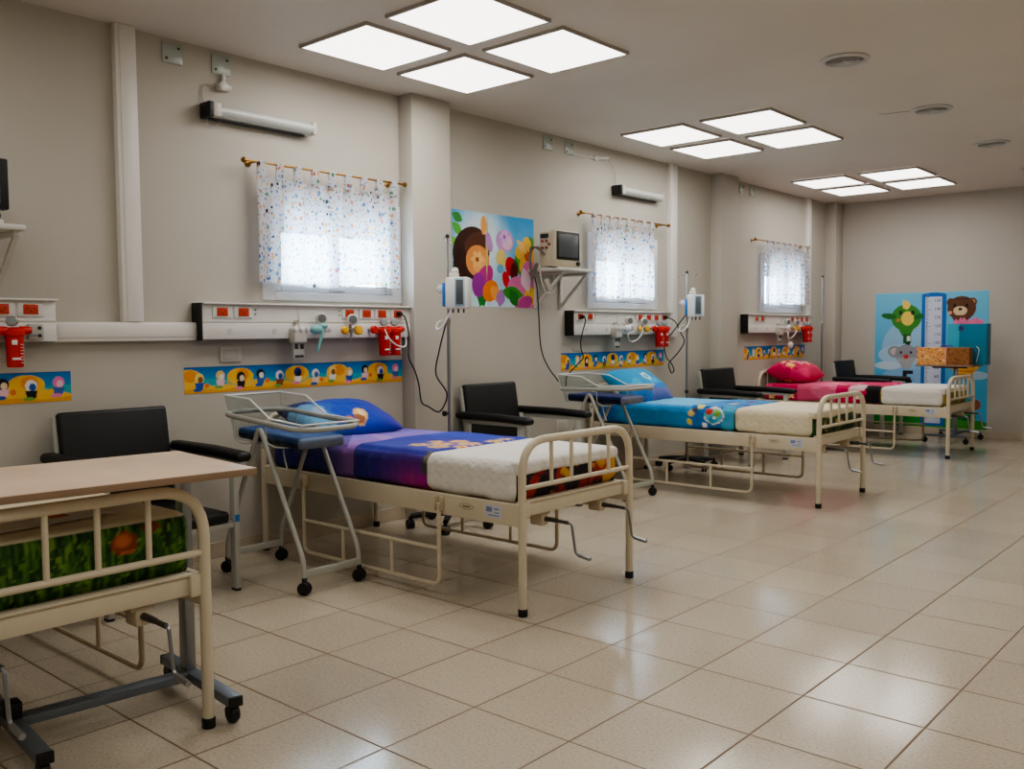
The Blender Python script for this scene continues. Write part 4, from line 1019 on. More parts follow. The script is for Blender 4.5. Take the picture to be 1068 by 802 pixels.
def canister(y, label, tilt=0.0, num=True):
    t = thing('suction_jar', label, 'suction jar', (0.13, y, 1.20), 0, 'red suction jars'); t.scale = (1.1, 1.1, 1.0)
    mb = MB(); mb.lathe([(0.030, -0.085), (0.032, -0.082), (0.035, 0.05), (0.036, 0.06), (0.042, 0.062), (0.042, 0.085), (0.030, 0.092), (0.018, 0.10)], None, 20)
    j = mb.build('jar', RED, t)
    mb = MB(); mb.lathe([(0.01, -0.03), (0.016, -0.03), (0.02, -0.012), (0.02, 0.012), (0.014, 0.02)], Matrix.Translation((0, 0.036, 0.085)) @ Euler((PI / 2, 0, 0)).to_matrix().to_4x4(), 14)
    mb.cyl((-0.045, 0, 0.085), (0.03, 0, 0.085), 0.015, n=12); mb.build('valve_body', RED, j)
    mb = MB(); mb.lathe([(0.022, -0.01), (0.024, 0), (0.024, 0.018), (0.02, 0.022)], Matrix.Translation((0.0, -0.005, 0.128)) @ Euler((0, PI / 2, -0.5)).to_matrix().to_4x4(), 18); ga = mb.build('gauge', mat('silver gauge rim', (170, 168, 166), 0.3, 0.6), j)
    mb = MB(); mb.lathe([(0.017, 0), (0.017, 0.002)], Matrix.Translation((0.022 * math.cos(-0.5), -0.005 + 0.022 * math.sin(-0.5), 0.128)) @ Euler((0, PI / 2, -0.5)).to_matrix().to_4x4(), 16); mb.build('gauge_face', mat('pale gauge face', (150, 160, 160), 0.3), ga)
    mb = MB(); mb.box((0.033, -0.012, 0.03), (0.004, 0.022, 0.022), 0.001); mb.box((0.032, -0.006, -0.045), (0.004, 0.034, 0.010), 0.001)
    for k in range(7): mb.box((0.030, 0.018, 0.02 - k * 0.014), (0.004, 0.014, 0.003))
    mb.build('jar_label', WHITE, j)
    return t
first = canister(2.118, 'red suction jar above the purple bed, left one of the pair')
CAN = [(2.208, 'red suction jar above the purple bed, right one of the pair by the pillar'), (-0.112, 'red suction jar at the left edge, below the socket of the leftmost panel'), (-0.215, 'red suction jar cut off by the left edge of the photo'),
       (5.405, 'red suction jar above the light blue bed, left one of the pair'), (5.50, 'red suction jar above the light blue bed, right one of the pair'), (8.615, 'red suction jar above the pink bed, left one of the pair'), (8.70, 'red suction jar above the pink bed, right one of the pair')]
for y, lab in CAN: dup(first, (0.13, y, 1.20), 0, lab, 'red suction jars')

def flow_set(o, nm):
    """vial holder, mask, regulators in one bay"""
    y = 1.464 + o
    t = thing('suction_bracket', 'white suction bracket with dark windows ' + nm, 'suction bracket')
    mb = MB(); mb.box((0.115, y, 1.25), (0.06, 0.09, 0.085), 0.008); mb.cyl((0.085, y, 1.33), (0.12, y, 1.33), 0.012, n=10)
    bd = mb.build('housing', OFFW, t)
    mb = MB(); mb.cyl((0.125, y, 1.29), (0.125, y, 1.40), 0.006, 0.0045, n=8); mb.build('stem', OFFW, bd)
    mb = MB()
    for dy in (-0.045, 0.0, 0.045): mb.lathe([(0.010, 0), (0.014, 0.004), (0.014, 0.022), (0.008, 0.026)], Matrix.Translation((0.135, y + dy, 1.287)) @ Euler((0, PI / 2, 0)).to_matrix().to_4x4(), 12)
    mb.build('knob', WHITE, bd)
    mb = MB(); mb.box((0.11, y + 0.002, 1.16), (0.02, 0.078, 0.105), 0.005); pl = mb.build('holder_plate', GREY_E, bd)
    for dy in (-0.018, 0.022): mb = MB(); mb.box((0.1215, y + dy, 1.185), (0.004, 0.024, 0.03), 0.002); mb.build('dark_window', DARK, pl)
    mb = MB(); mb.box((0.1215, y + 0.002, 1.127), (0.004, 0.06, 0.014), 0.002); mb.build('dark_slot', DARK, pl)
    # regulator with mask
    y = 1.625 + o
    t = thing('oxygen_regulator', 'oxygen regulator and mask ' + nm, 'regulator')
    def gauge(par, yy, zz):
        mb = MB(); mb.lathe([(0.031, -0.012), (0.035, 0), (0.035, 0.026), (0.030, 0.03)], Matrix.Translation((0.13, yy, zz)) @ Euler((0, PI / 2, -0.45)).to_matrix().to_4x4(), 20); g = mb.build('gauge', OFFW, par)
        mb = MB(); mb.lathe([(0.025, 0), (0.025, 0.002)], Matrix.Translation((0.13 + 0.03 * math.cos(0.45), yy - 0.03 * math.sin(0.45), zz)) @ Euler((0, PI / 2, -0.45)).to_matrix().to_4x4(), 18); mb.build('gauge_face', mat('grey dial', (110, 112, 112), 0.3), g)
    mb = MB(); mb.cyl((0.083, y, 1.30), (0.15, y, 1.30), 0.014, n=12); mb.cyl((0.13, y - 0.04, 1.30), (0.13, y + 0.055, 1.30), 0.012, n=12); mb.cyl((0.13, y, 1.30), (0.13, y, 1.345), 0.01, n=10); b1 = mb.build('valve_body', OFFW, t)
    gauge(b1, y - 0.005, 1.35)
    mb = MB()
    for dy in (0.045, 0.065): mb.lathe([(0.016, 0), (0.02, 0.006), (0.02, 0.016), (0.014, 0.02)], Matrix.Translation((0.13, y + dy - 0.02, 1.285)) @ Euler((0, PI / 2, 0)).to_matrix().to_4x4(), 14)
    mb.build('knob', OFFW, b1)
    MASKM = TEAL if o == 0 else WHITE
    mb = MB(); mb.ball((0.16, y - 0.06, 1.285), 0.04, (0.7, 1.15, 0.75)); mb.ball((0.165, y - 0.015, 1.305), 0.028, (0.7, 1.2, 0.6)); mb.build('mask', MASKM, b1)
    mb = MB()
    if o == 0: mb.tube(spline([(0.165, y - 0.01, 1.30), (0.17, y - 0.03, 1.25), (0.165, y - 0.045, 1.20), (0.16, y - 0.055, 1.15)]), [0.009] * 24 + [0.006], 8)
    else: mb.tube(spline([(0.165, y - 0.02, 1.29), (0.17, y - 0.07, 1.22), (0.17, y - 0.02, 1.17), (0.17, y + 0.08, 1.19), (0.17, y + 0.16, 1.25), (0.15, y + 0.17, 1.30)]), 0.005, 8)
    mb.build('tube', MASKM, b1)
    if o > 5: mb = MB(); mb.ball((0.17, y + 0.0, 1.09), 0.055, (0.5, 1.0, 0.7)); mb.tube(spline([(0.165, y - 0.04, 1.26), (0.18, y - 0.08, 1.18), (0.175, y - 0.03, 1.11)]), 0.005, 6); mb.build('spare_mask', WHITE, b1)
    y = 1.845 + o
    t = thing('air_regulator', 'regulator with yellow knobs ' + nm, 'regulator')
    mb = MB(); mb.cyl((0.083, y, 1.28), (0.15, y, 1.28), 0.014, n=12); mb.cyl((0.125, y - 0.05, 1.28), (0.125, y + 0.05, 1.28), 0.011, n=12); mb.cyl((0.125, y, 1.28), (0.125, y, 1.34), 0.009, n=10); mb.cyl((0.14, y, 1.28), (0.142, y - 0.012, 1.21), 0.007, 0.004, n=8); b2 = mb.build('valve_body', mat('grey metal valve', (140, 140, 138), 0.35, 0.5), t)
    gauge(b2, y + 0.012, 1.345)
    for dy, r in ((-0.055, 0.026), (0.052, 0.031)):
        mb = MB(); mb.lathe([(r * 0.7, -0.014), (r, -0.008), (r, 0.008), (r * 0.75, 0.016), (r * 0.3, 0.018)], Matrix.Translation((0.142, y + dy, 1.28)) @ Euler((0, PI / 2, 0)).to_matrix().to_4x4(), 18); mb.build('yellow_knob', YELLOW, b2)
    # red shut-off knob
    t = thing('shutoff_valve', 'round red shut-off knob ' + nm, 'valve')
    y = 2.03 + o
    mb = MB(); mb.cyl((0.083, y, 1.282), (0.13, y, 1.282), 0.012, n=12); mb.build('stem', STEEL, t)
    mb = MB(); mb.lathe([(0.02, -0.012), (0.027, -0.008), (0.027, 0.006), (0.022, 0.012)], Matrix.Translation((0.135, y, 1.282)) @ Euler((0, PI / 2, 0)).to_matrix().to_4x4(), 18); mb.build('knob', RED, t)
for (y0, y1, o), nm in zip(BAY, NM): flow_set(o + (0.02 if o > 5 else 0), 'on the panel ' + nm)
mb = MB(); mb.tube(spline([(0.19, 2.07, 1.285), (0.205, 2.09, 1.23), (0.205, 2.15, 1.185), (0.205, 2.22, 1.17), (0.185, 2.255, 1.20), (0.18, 2.25, 1.26)]), 0.0045, 8)
tag(mb.build('suction_hose', WHITE), 'thin white hose looped in front of the red jars above the purple bed', 'hose')
# socket on the leftmost panel and light switches
t = thing('gas_socket', 'small grey double gas socket on the leftmost panel', 'socket')
mb = MB(); mb.box((0.095, -0.005, 1.278), (0.02, 0.07, 0.075), 0.005); bd = mb.build('plate', GREY_E, t)
mb = MB()
for dz in (-0.018, 0.018): mb.cyl((0.104, 0.01, 1.278 + dz), (0.108, 0.01, 1.278 + dz), 0.009, n=10)
mb.build('port', DARK, bd)
mb = MB(); mb.cyl((0.105, 0.0, 1.265), (0.13, -0.05, 1.268), 0.003, n=6); mb.build('pin', STEEL, bd)
PLATE = mat('pale wall plate', (196, 190, 182), 0.45, var=0.02)
def wall_box(y, z, w, h, label, cat='socket'):
    t = thing('wall_socket', label, cat); mb = MB(); mb.box((0.005, y, z), (0.012, w, h), 0.003); p = mb.build('cover_plate', PLATE, t)
    mb = MB(); mb.box((0.0115, y, z), (0.004, w * 0.72, h * 0.68), 0.002); mb.build('insert', WALL, p)
wall_box(1.08, 1.146, 0.135, 0.085, 'blank grey wall plate under the nearest panel, above the printed strip')
wall_box(4.115, 0.485, 0.135, 0.105, 'white wall socket behind the right arm of the second chair')
wall_box(4.33, 1.143, 0.12, 0.08, 'blank wall plate under the second panel')
# plugs and cords
def cord(pts, label, r=0.0045, plug=None, m=BLACK):
    t = thing('power_cord', label, 'cord', group=None); mb = MB(); mb.tube(spline(pts, 8), r, 8); mb.build('cable', m, t)
    if plug: mb = MB(); mb.cyl((0.089, plug[0], plug[1]), (0.125, plug[0], plug[1]), 0.017, 0.013, n=12); mb.build('plug', BLACK, t)
    return t
cord([(0.12, 2.273, 1.384), (0.135, 2.295, 1.36), (0.12, 2.335, 1.275), (0.115, 2.345, 1.21), (0.15, 2.309, 1.10), (0.15, 2.36, 1.01), (0.16, 2.385, 0.92), (0.17, 2.40, 0.80), (0.2, 2.43, 0.77), (0.3, 2.44, 0.74), (0.39, 2.42, 0.86), (0.31, 2.40, 0.99), (0.345, 2.40, 1.147), (0.40, 2.39, 1.27), (0.44, 2.40, 1.40)], 'black cord from the nearest panel to the pump on the first infusion stand', 0.005, (2.273, 1.384))
cord([(0.11, 5.558, 1.384), (0.14, 5.60, 1.37), (0.18, 5.62, 1.33), (0.24, 5.60, 1.24), (0.285, 5.585, 1.16), (0.2, 5.62, 1.06), (0.13, 5.60, 0.98), (0.13, 5.57, 0.94), (0.14, 5.60, 0.87), (0.15, 5.63, 0.90), (0.13, 5.60, 0.97), (0.11, 5.56, 1.02), (0.11, 5.53, 1.14), (0.18, 5.56, 1.25), (0.25, 5.57, 1.34), (0.30, 5.58, 1.40)], 'black cord looped between the second panel and the second infusion stand', 0.005, (5.558, 1.386))
cord([(0.11, 4.271, 1.38), (0.13, 4.28, 1.35), (0.12, 4.235, 1.21), (0.11, 4.245, 1.12), (0.11, 4.275, 1.046), (0.09, 4.22, 0.99), (0.08, 4.096, 0.90), (0.08, 4.08, 0.82)], 'black cord hanging from the left socket of the second panel', 0.005, (4.271, 1.38))
cord([(0.10, 3.70, 1.79), (0.05, 3.72, 1.72), (0.05, 3.757, 1.60), (0.05, 3.777, 1.38), (0.05, 3.79, 1.2), (0.05, 3.822, 1.08), (0.05, 3.9, 0.97), (0.05, 3.978, 0.90), (0.05, 4.02, 0.86)], 'black cord hanging from the wall monitor past the poster', 0.005)

# ------------------------------------------------------------------ wall monitors on shelves
def shelf(y0, y1, z, label):
    t = thing('wall_shelf', label, 'shelf'); mb = MB(); mb.box((0.16, (y0 + y1) / 2, z), (0.32, y1 - y0, 0.026), 0.008); mb.build('shelf_board', WPAINT, t)
    for y in (y0 + 0.09, y1 - 0.03):
        mb = MB(); mb.box((0.012, y, z - 0.15), (0.024, 0.028, 0.28), 0.002); mb.box((0.15, y, z - 0.024), (0.27, 0.028, 0.022), 0.002)
        a = Vector((0.275, y, z - 0.03)); b = Vector((0.02, y, z - 0.27)); d = a - b; mb.box((a + b) / 2, (d.length, 0.024, 0.02), 0.002, rot=(0, -math.atan2(d.z, d.x), 0)); mb.build('bracket', WPAINT, t)
    return t
shelf(3.70, 4.13, 1.738, 'white wall shelf with triangular brackets under the patient monitor')
shelf(-0.56, -0.112, 1.738, 'white wall shelf at the left edge under a black screen')
t = thing('patient_monitor', 'beige patient monitor on the wall shelf beside the large poster', 'monitor', (0.0, 3.83, 1.7515))
mb = MB(); mb.box((0.20, 0, 0.14), (0.13, 0.29, 0.265), 0.012); mb.box((0.275, 0, 0.14), (0.045, 0.31, 0.28), 0.012); bd = mb.build('casing', BEIGE, t)
mb = MB(); mb.box((0.297, 0.005, 0.165), (0.01, 0.285, 0.215), 0.006); mb.build('bezel', BLACK, bd)
mb = MB(); mb.box((0.3022, 0.005, 0.165), (0.003, 0.235, 0.172), 0.001); mb.build('screen', SCREEN, bd)
mb = MB()
for k in range(6): mb.box((0.298, -0.07 + k * 0.028, 0.034), (0.004, 0.016, 0.008), 0.001)
mb.build('button', OFFW, bd)
mb = MB(); mb.lathe([(0.018, 0), (0.018, 0.014), (0.014, 0.018)], Matrix.Translation((0.295, 0.125, 0.034)) @ Euler((0, PI / 2, 0)).to_matrix().to_4x4(), 16); mb.build('dial', DARK, bd)
mb = MB()
for (x, z) in ((0.17, 0.2), (0.21, 0.2), (0.17, 0.15), (0.21, 0.15), (0.235, 0.175)): mb.cyl((x, -0.144, z), (x, -0.158, z), 0.010, n=10)
mb.build('connector', mat('dull red connector', (150, 70, 60), 0.4), bd)
mb = MB(); mb.box((0.19, -0.15, 0.24), (0.07, 0.02, 0.03), 0.004); mb.build('side_handle', DARK, bd)
mb = MB()
for k in range(7):
    a = k * 0.025
    mb.tube(spline([(0.14 + 0.01 * k, -0.155, 0.16 - 0.01 * k), (0.13, -0.20 - a * 0.3, 0.15), (0.10 + a * 0.2, -0.225, 0.08 - a), (0.11, -0.21, -0.02 - a * 0.6), (0.12, -0.17 + a * 0.2, 0.03)]), 0.005, 6)
mb.build('sensor_cables', mat('grey cables', (112, 106, 98), 0.5), bd)
mb = MB(); mb.tube(spline([(0.15, -0.16, 0.02), (0.16, -0.15, -0.1), (0.17, -0.10, -0.19), (0.18, -0.02, -0.17), (0.18, 0.0, -0.10), (0.17, -0.04, -0.03)]), 0.006, 8); mb.box((0.175, -0.09, -0.13), (0.03, 0.035, 0.10), 0.008, rot=(0.5, 0, 0)); mb.build('cuff_hose', OFFW, bd)
t = thing('patient_monitor', 'black screen on the shelf at the left edge of the photo', 'monitor', (0.0, -0.345, 1.7515))
mb = MB(); mb.box((0.27, 0, 0.172), (0.06, 0.345, 0.222), 0.008); bd = mb.build('casing', BLACK, t)
mb = MB(); mb.box((0.301, -0.01, 0.175), (0.003, 0.29, 0.175), 0.001); mb.build('screen', SCREEN, bd)
mb = MB(); mb.ball((0.25, 0.13, 0.038), 0.022, (1, 1, 0.9)); mb.ball((0.25, -0.13, 0.038), 0.022, (1, 1, 0.9)); mb.build('swivel', BLACK, bd)
mb = MB(); mb.box((0.22, 0, 0.009), (0.14, 0.30, 0.016), 0.004); mb.build('foot', WHITE, bd)

# ------------------------------------------------------------------ wall lamps and plates near the ceiling
def tube_lamp(y, label):
    t = thing('tube_lamp', label, 'wall lamp', (0, y, 2.445), 0, 'wall tube lamps'); L = 0.69
    mb = MB(); mb.box((0.02, L / 2, 0.04), (0.04, L, 0.075), 0.004); bk = mb.build('housing', WPAINT, t)
    mb = MB(); mb.box((0.055, -0.012, 0.035), (0.10, 0.03, 0.085), 0.006); mb.box((0.03, L * 0.5 - 0.03, -0.004), (0.03, L * 0.94, 0.008), 0.002); mb.build('end_block', BLACK, t)
    mb = MB(); n = 9; pr = [(0.04 + 0.055 * math.sin(PI * k / (n - 1)), 0.04 - 0.036 * math.cos(PI * k / (n - 1))) for k in range(n)]
    mb.prism([(0.04, 0.004)] + pr[1:-1] + [(0.04, 0.076)], Matrix.Translation((0, 0.01, 0)) @ Matrix(((1, 0, 0, 0), (0, 0, 1, 0), (0, 1, 0, 0), (0, 0, 0, 1))), L - 0.02); mb.build('cover', mat('ribbed lamp cover', (198, 202, 198), 0.25, var=0.03), t)
    mb = MB(); mb.box((0.045, 0.03, 0.04), (0.105, 0.05, 0.076), 0.008); mb.build('end_cap', OFFW, t)
    mb = MB(); mb.box((0.045, L - 0.01, 0.04), (0.095, 0.03, 0.074), 0.008); mb.build('end_cap', OFFW, t)
    return t
l0 = tube_lamp(0.955, 'white fluorescent tube lamp on the wall above the nearest window')
dup(l0, (0, 4.86, 2.445), 0, 'white fluorescent tube lamp on the wall above the second window', 'wall tube lamps')
def wall_plate(y, z, label):
    t = thing('blank_plate', label, 'wall plate', (0, y, z), 0, 'square blank plates under the ceiling')
    mb = MB(); mb.box((0.004, 0, 0), (0.008, 0.115, 0.108), 0.003); mb.build('plate', GLASSPLATE, t)
    for s in (-1, 1): mb = MB(); mb.cyl((0.007, s * 0.035, s * 0.03), (0.011, s * 0.035, s * 0.03), 0.007, n=10); mb.build('screw', DARK, t)
    return t
p0 = wall_plate(0.777, 2.756, 'greenish square plate under the ceiling right of the vertical trunking')
for y, lab in ((1.067, 'greenish square plate above the nearest tube lamp, with a lamp holder below it'), (3.959, 'left pale plate of the pair above the patient monitor'), (4.235, 'right pale plate of the pair above the patient monitor'), (7.235, 'left plate of the pair beyond the second pillar'), (7.47, 'right plate of the pair beyond the second pillar')): dup(p0, (0, y, 2.756), 0, lab, 'square blank plates under the ceiling')
t = thing('conduit_fitting', 'small white pipe fitting under the greenish plate above the nearest lamp', 'pipe fitting')
mb = MB(); mb.cyl((0.02, 1.07, 2.70), (0.02, 1.07, 2.635), 0.012, n=10); mb.cyl((0.02, 1.03, 2.632), (0.02, 1.11, 2.632), 0.02, n=12); mb.lathe([(0.024, 0), (0.026, 0.008), (0.026, 0.03), (0.02, 0.034)], Matrix.Translation((0.02, 1.055, 2.632)) @ Euler((0, PI / 2, 0)).to_matrix().to_4x4(), 14); mb.build('fitting', WHITE, t)
mb = MB(); mb.tube(spline([(0.02, 1.03, 2.632), (0.015, 0.965, 2.63), (0.012, 0.945, 2.60), (0.012, 0.945, 2.55), (0.03, 0.955, 2.51)]), 0.003, 6); mb.tube(spline([(0.04, 0.955, 2.45), (0.02, 0.965, 2.415), (0.015, 1.0, 2.405), (0.03, 1.04, 2.44)]), 0.003, 6); mb.build('lead', GREY_E, t)
t = thing('conduit_fitting', 'thin white pipe with a fitting running right from the plates above the monitor', 'pipe fitting')
mb = MB(); mb.tube([(0.008, 4.27, 2.715), (0.008, 4.60, 2.722)], 0.006, 8); mb.ball((0.012, 4.60, 2.722), 0.03, (0.5, 1, 0.8)); mb.cyl((0.012, 4.60, 2.722), (0.05, 4.72, 2.735), 0.011, n=10); mb.build('fitting', WHITE, t)
mb = MB(); mb.tube(spline([(0.045, 4.72, 2.735), (0.03, 4.80, 2.69), (0.02, 4.86, 2.64), (0.015, 4.87, 2.58), (0.03, 4.87, 2.52)]), 0.003, 6); mb.build('lead', GREY_E, t)

# ------------------------------------------------------------------ posters and printed strips
def p_strip(seed):
    def f(u, v):
        p = Paint(u, v, (18, 128, 190)); H = 0.146; W = u.max()
        p.gradv(0, H, (46, 176, 204), (10, 104, 178)); p.put(v < 0.075 + 0.006 * np.sin(u * 9), (42, 164, 176)); p.put(v < 0.048 + 0.012 * np.sin(u * 14 + 1) + 0.006 * np.sin(u * 31), (236, 186, 74)); p.put((v < 0.02 + 0.006 * np.sin(u * 21)), (222, 160, 52))
        r = np.random.RandomState(seed)
        # parasols and hills of sand
        for cx in (0.02, 0.34, 0.72, 1.02, 1.34):
            if cx < W: p.ell(cx * W / 1.55, 0.086, 0.085, 0.048, (242, 188, 62)); p.rect(cx * W / 1.55 - 0.09, 0.04, cx * W / 1.55 + 0.09, 0.07, (238, 190, 82), 0.7); p.ell(cx * W / 1.55 + 0.015, 0.095, 0.04, 0.034, (232, 150, 48))
        # plain beach toys: balls, buckets and boats in the strip's colours
        kinds = [((240, 214, 120), (150, 90, 50)), ((232, 190, 110), (236, 226, 210)), ((26, 24, 28), (232, 208, 180)), ((30, 30, 34), (226, 222, 214)), ((236, 236, 238), (46, 84, 170)), ((222, 120, 176), (236, 190, 206)), ((24, 48, 130), (20, 20, 26)), ((232, 226, 216), (60, 100, 170))]
        xs = np.linspace(0.09, W - 0.06, 12)
        for k, cx in enumerate(xs):
            a, b = kinds[(k * 1 + (k // 5)) % 8]; z = 0.052 + 0.012 * (k % 2)
            p.ell(cx, z + 0.03, 0.028, 0.028, a); p.poly([(cx - 0.028, z + 0.005), (cx + 0.028, z + 0.005), (cx + 0.02, z - 0.03), (cx - 0.02, z - 0.03)], kinds[(k + 4) % 8][1]); p.ell(cx + 0.006, z + 0.022, 0.016, 0.018, b)
            p.ell(cx - 0.012, z - 0.034, 0.026, 0.010, [(40, 90, 170), (120, 170, 80), (222, 130, 170)][k % 3])
            if k % 3 == 0: p.ell(cx + 0.045, z - 0.01, 0.014, 0.014, (226, 120, 60))
        p.rect(-1, 0.142, 9, 1, (24, 90, 150)); return p.c
    return f
for k, (y0, y1, lab) in enumerate(((-1.36, 0.19, 'printed beach strip on the wall at the left edge of the photo'), (0.795, 2.381, 'printed beach strip on the wall behind the nearer bassinet'), (4.118, 5.688, 'printed beach strip on the wall above the turquoise pillow'), (7.315, 8.873, 'printed beach strip on the wall above the magenta pillow'))):
    o = sheet_panel('wall_sticker', y1 - y0, 0.146, 420, 40, p_strip(k), Matrix.Translation((0.0005, y0, 0.938 - (0.004 if k == 1 else 0))) @ WX); tag(o, lab, 'wall sticker', 'printed beach strips')

def p_poster(u, v):
    W, H = 0.905, 0.69; p = Paint(u, v, (120, 190, 226)); p.gradv(0, H, (206, 230, 240), (56, 152, 214)); p.put(np.clip((0.36 - np.hypot(u - 0.30, v - 0.5)) / 0.2, 0, 1), (232, 240, 246), 0.85)
    # foliage down the left edge and along the bottom
    for (x, y, L, w, a, c) in ((0.0, 0.66, 0.12, 0.07, -0.4, (60, 140, 60)), (0.0, 0.60, 0.14, 0.07, -0.7, (90, 176, 70)), (0.0, 0.50, 0.12, 0.06, -1.0, (120, 196, 80)), (0.0, 0.25, 0.12, 0.08, 0.6, (40, 120, 60)), (0.28, 0.0, 0.2, 0.12, 1.2, (50, 140, 60)), (0.33, 0.0, 0.18, 0.1, 1.9, (40, 120, 50))): p.leaf(x, y, L, w, a, c)
    for k in range(26):
        r = (k * 0.618) % 1; p.leaf(0.70 + 0.2 * r, 0.18 + 0.14 * ((k * 0.37) % 1), 0.13, 0.06, 0.5 + 2.2 * ((k * 0.71) % 1), [(40, 120, 50), (70, 150, 50), (26, 92, 44), (100, 170, 60)][k % 4])
    for k in range(8): p.leaf(0.86, 0.44, 0.12, 0.05, 1.0 + k * 0.3, [(50, 130, 60), (84, 160, 60)][k % 2])
    # big brown seed head with an orange heart, among purple and red blossoms
    p.ell(0.20, 0.40, 0.20, 0.175, (66, 38, 28), 0.5); p.ell(0.14, 0.31, 0.13, 0.13, (58, 34, 26)); p.ell(0.25, 0.46, 0.13, 0.08, (92, 54, 38), 0.4)
    p.ell(0.265, 0.335, 0.125, 0.115, (226, 148, 84)); p.ell(0.29, 0.31, 0.08, 0.07, (238, 170, 106)); p.flower(0.26, 0.345, 0.06, (242, 190, 120), (150, 80, 40), 6)
    p.ell(0.33, 0.20, 0.13, 0.075, (186, 56, 140), 0.9); p.ell(0.27, 0.16, 0.07, 0.09, (150, 50, 150)); p.ell(0.40, 0.12, 0.09, 0.075, (232, 128, 44), 0.6); p.ell(0.46, 0.10, 0.07, 0.05, (240, 160, 80), -0.7)
    p.leaf(0.36, 0.20, 0.48, 0.028, 1.55, (206, 186, 110)); p.ell(0.33, 0.60, 0.03, 0.07, (236, 166, 92)); p.ell(0.39, 0.48, 0.035, 0.075, (188, 140, 200), 0.3)
    p.ell(0.565, 0.50, 0.10, 0.085, (196, 150, 208)); p.ell(0.59, 0.49, 0.06, 0.055, (230, 190, 214)); p.flower(0.56, 0.53, 0.05, (214, 176, 226), (150, 90, 170), 6)
    p.ell(0.52, 0.36, 0.055, 0.075, (226, 204, 120)); p.ell(0.51, 0.29, 0.04, 0.035, (110, 170, 206)); p.ell(0.625, 0.31, 0.055, 0.075, (200, 36, 40), 0.2); p.ell(0.67, 0.27, 0.045, 0.07, (96, 24, 30)); p.ell(0.575, 0.21, 0.04, 0.065, (206, 44, 48), 0.3)
    p.flower(0.83, 0.40, 0.13, (236, 190, 84), (206, 96, 40), 5, 0.4, 0.7); p.leaf(0.70, 0.52, 0.16, 0.06, -0.7, (236, 196, 120))
    p.flower(0.86, 0.09, 0.24, (222, 120, 176), (238, 196, 70), 5, 0.35, 0.75); p.leaf(0.84, 0.12, 0.2, 0.12, 1.9, (238, 206, 226)); p.ell(0.80, 0.04, 0.09, 0.05, (190, 70, 150), 0.3)
    p.leaf(0.52, 0.12, 0.26, 0.11, -0.1, (60, 150, 50)); p.leaf(0.62, 0.14, 0.16, 0.10, -1.0, (44, 122, 44)); p.leaf(0.5, 0.0, 0.14, 0.1, 1.4, (170, 120, 190))
    return p.mottle(0.03, 40, 1).c
o = sheet_panel('wall_poster', 0.905, 0.69, 260, 200, p_poster, Matrix.Translation((0.0005, 2.872, 1.448)) @ WX, m=mat_print('glossy poster', 0.3)); tag(o, 'large bright poster of flowers and leaves on the wall left of the patient monitor', 'poster')

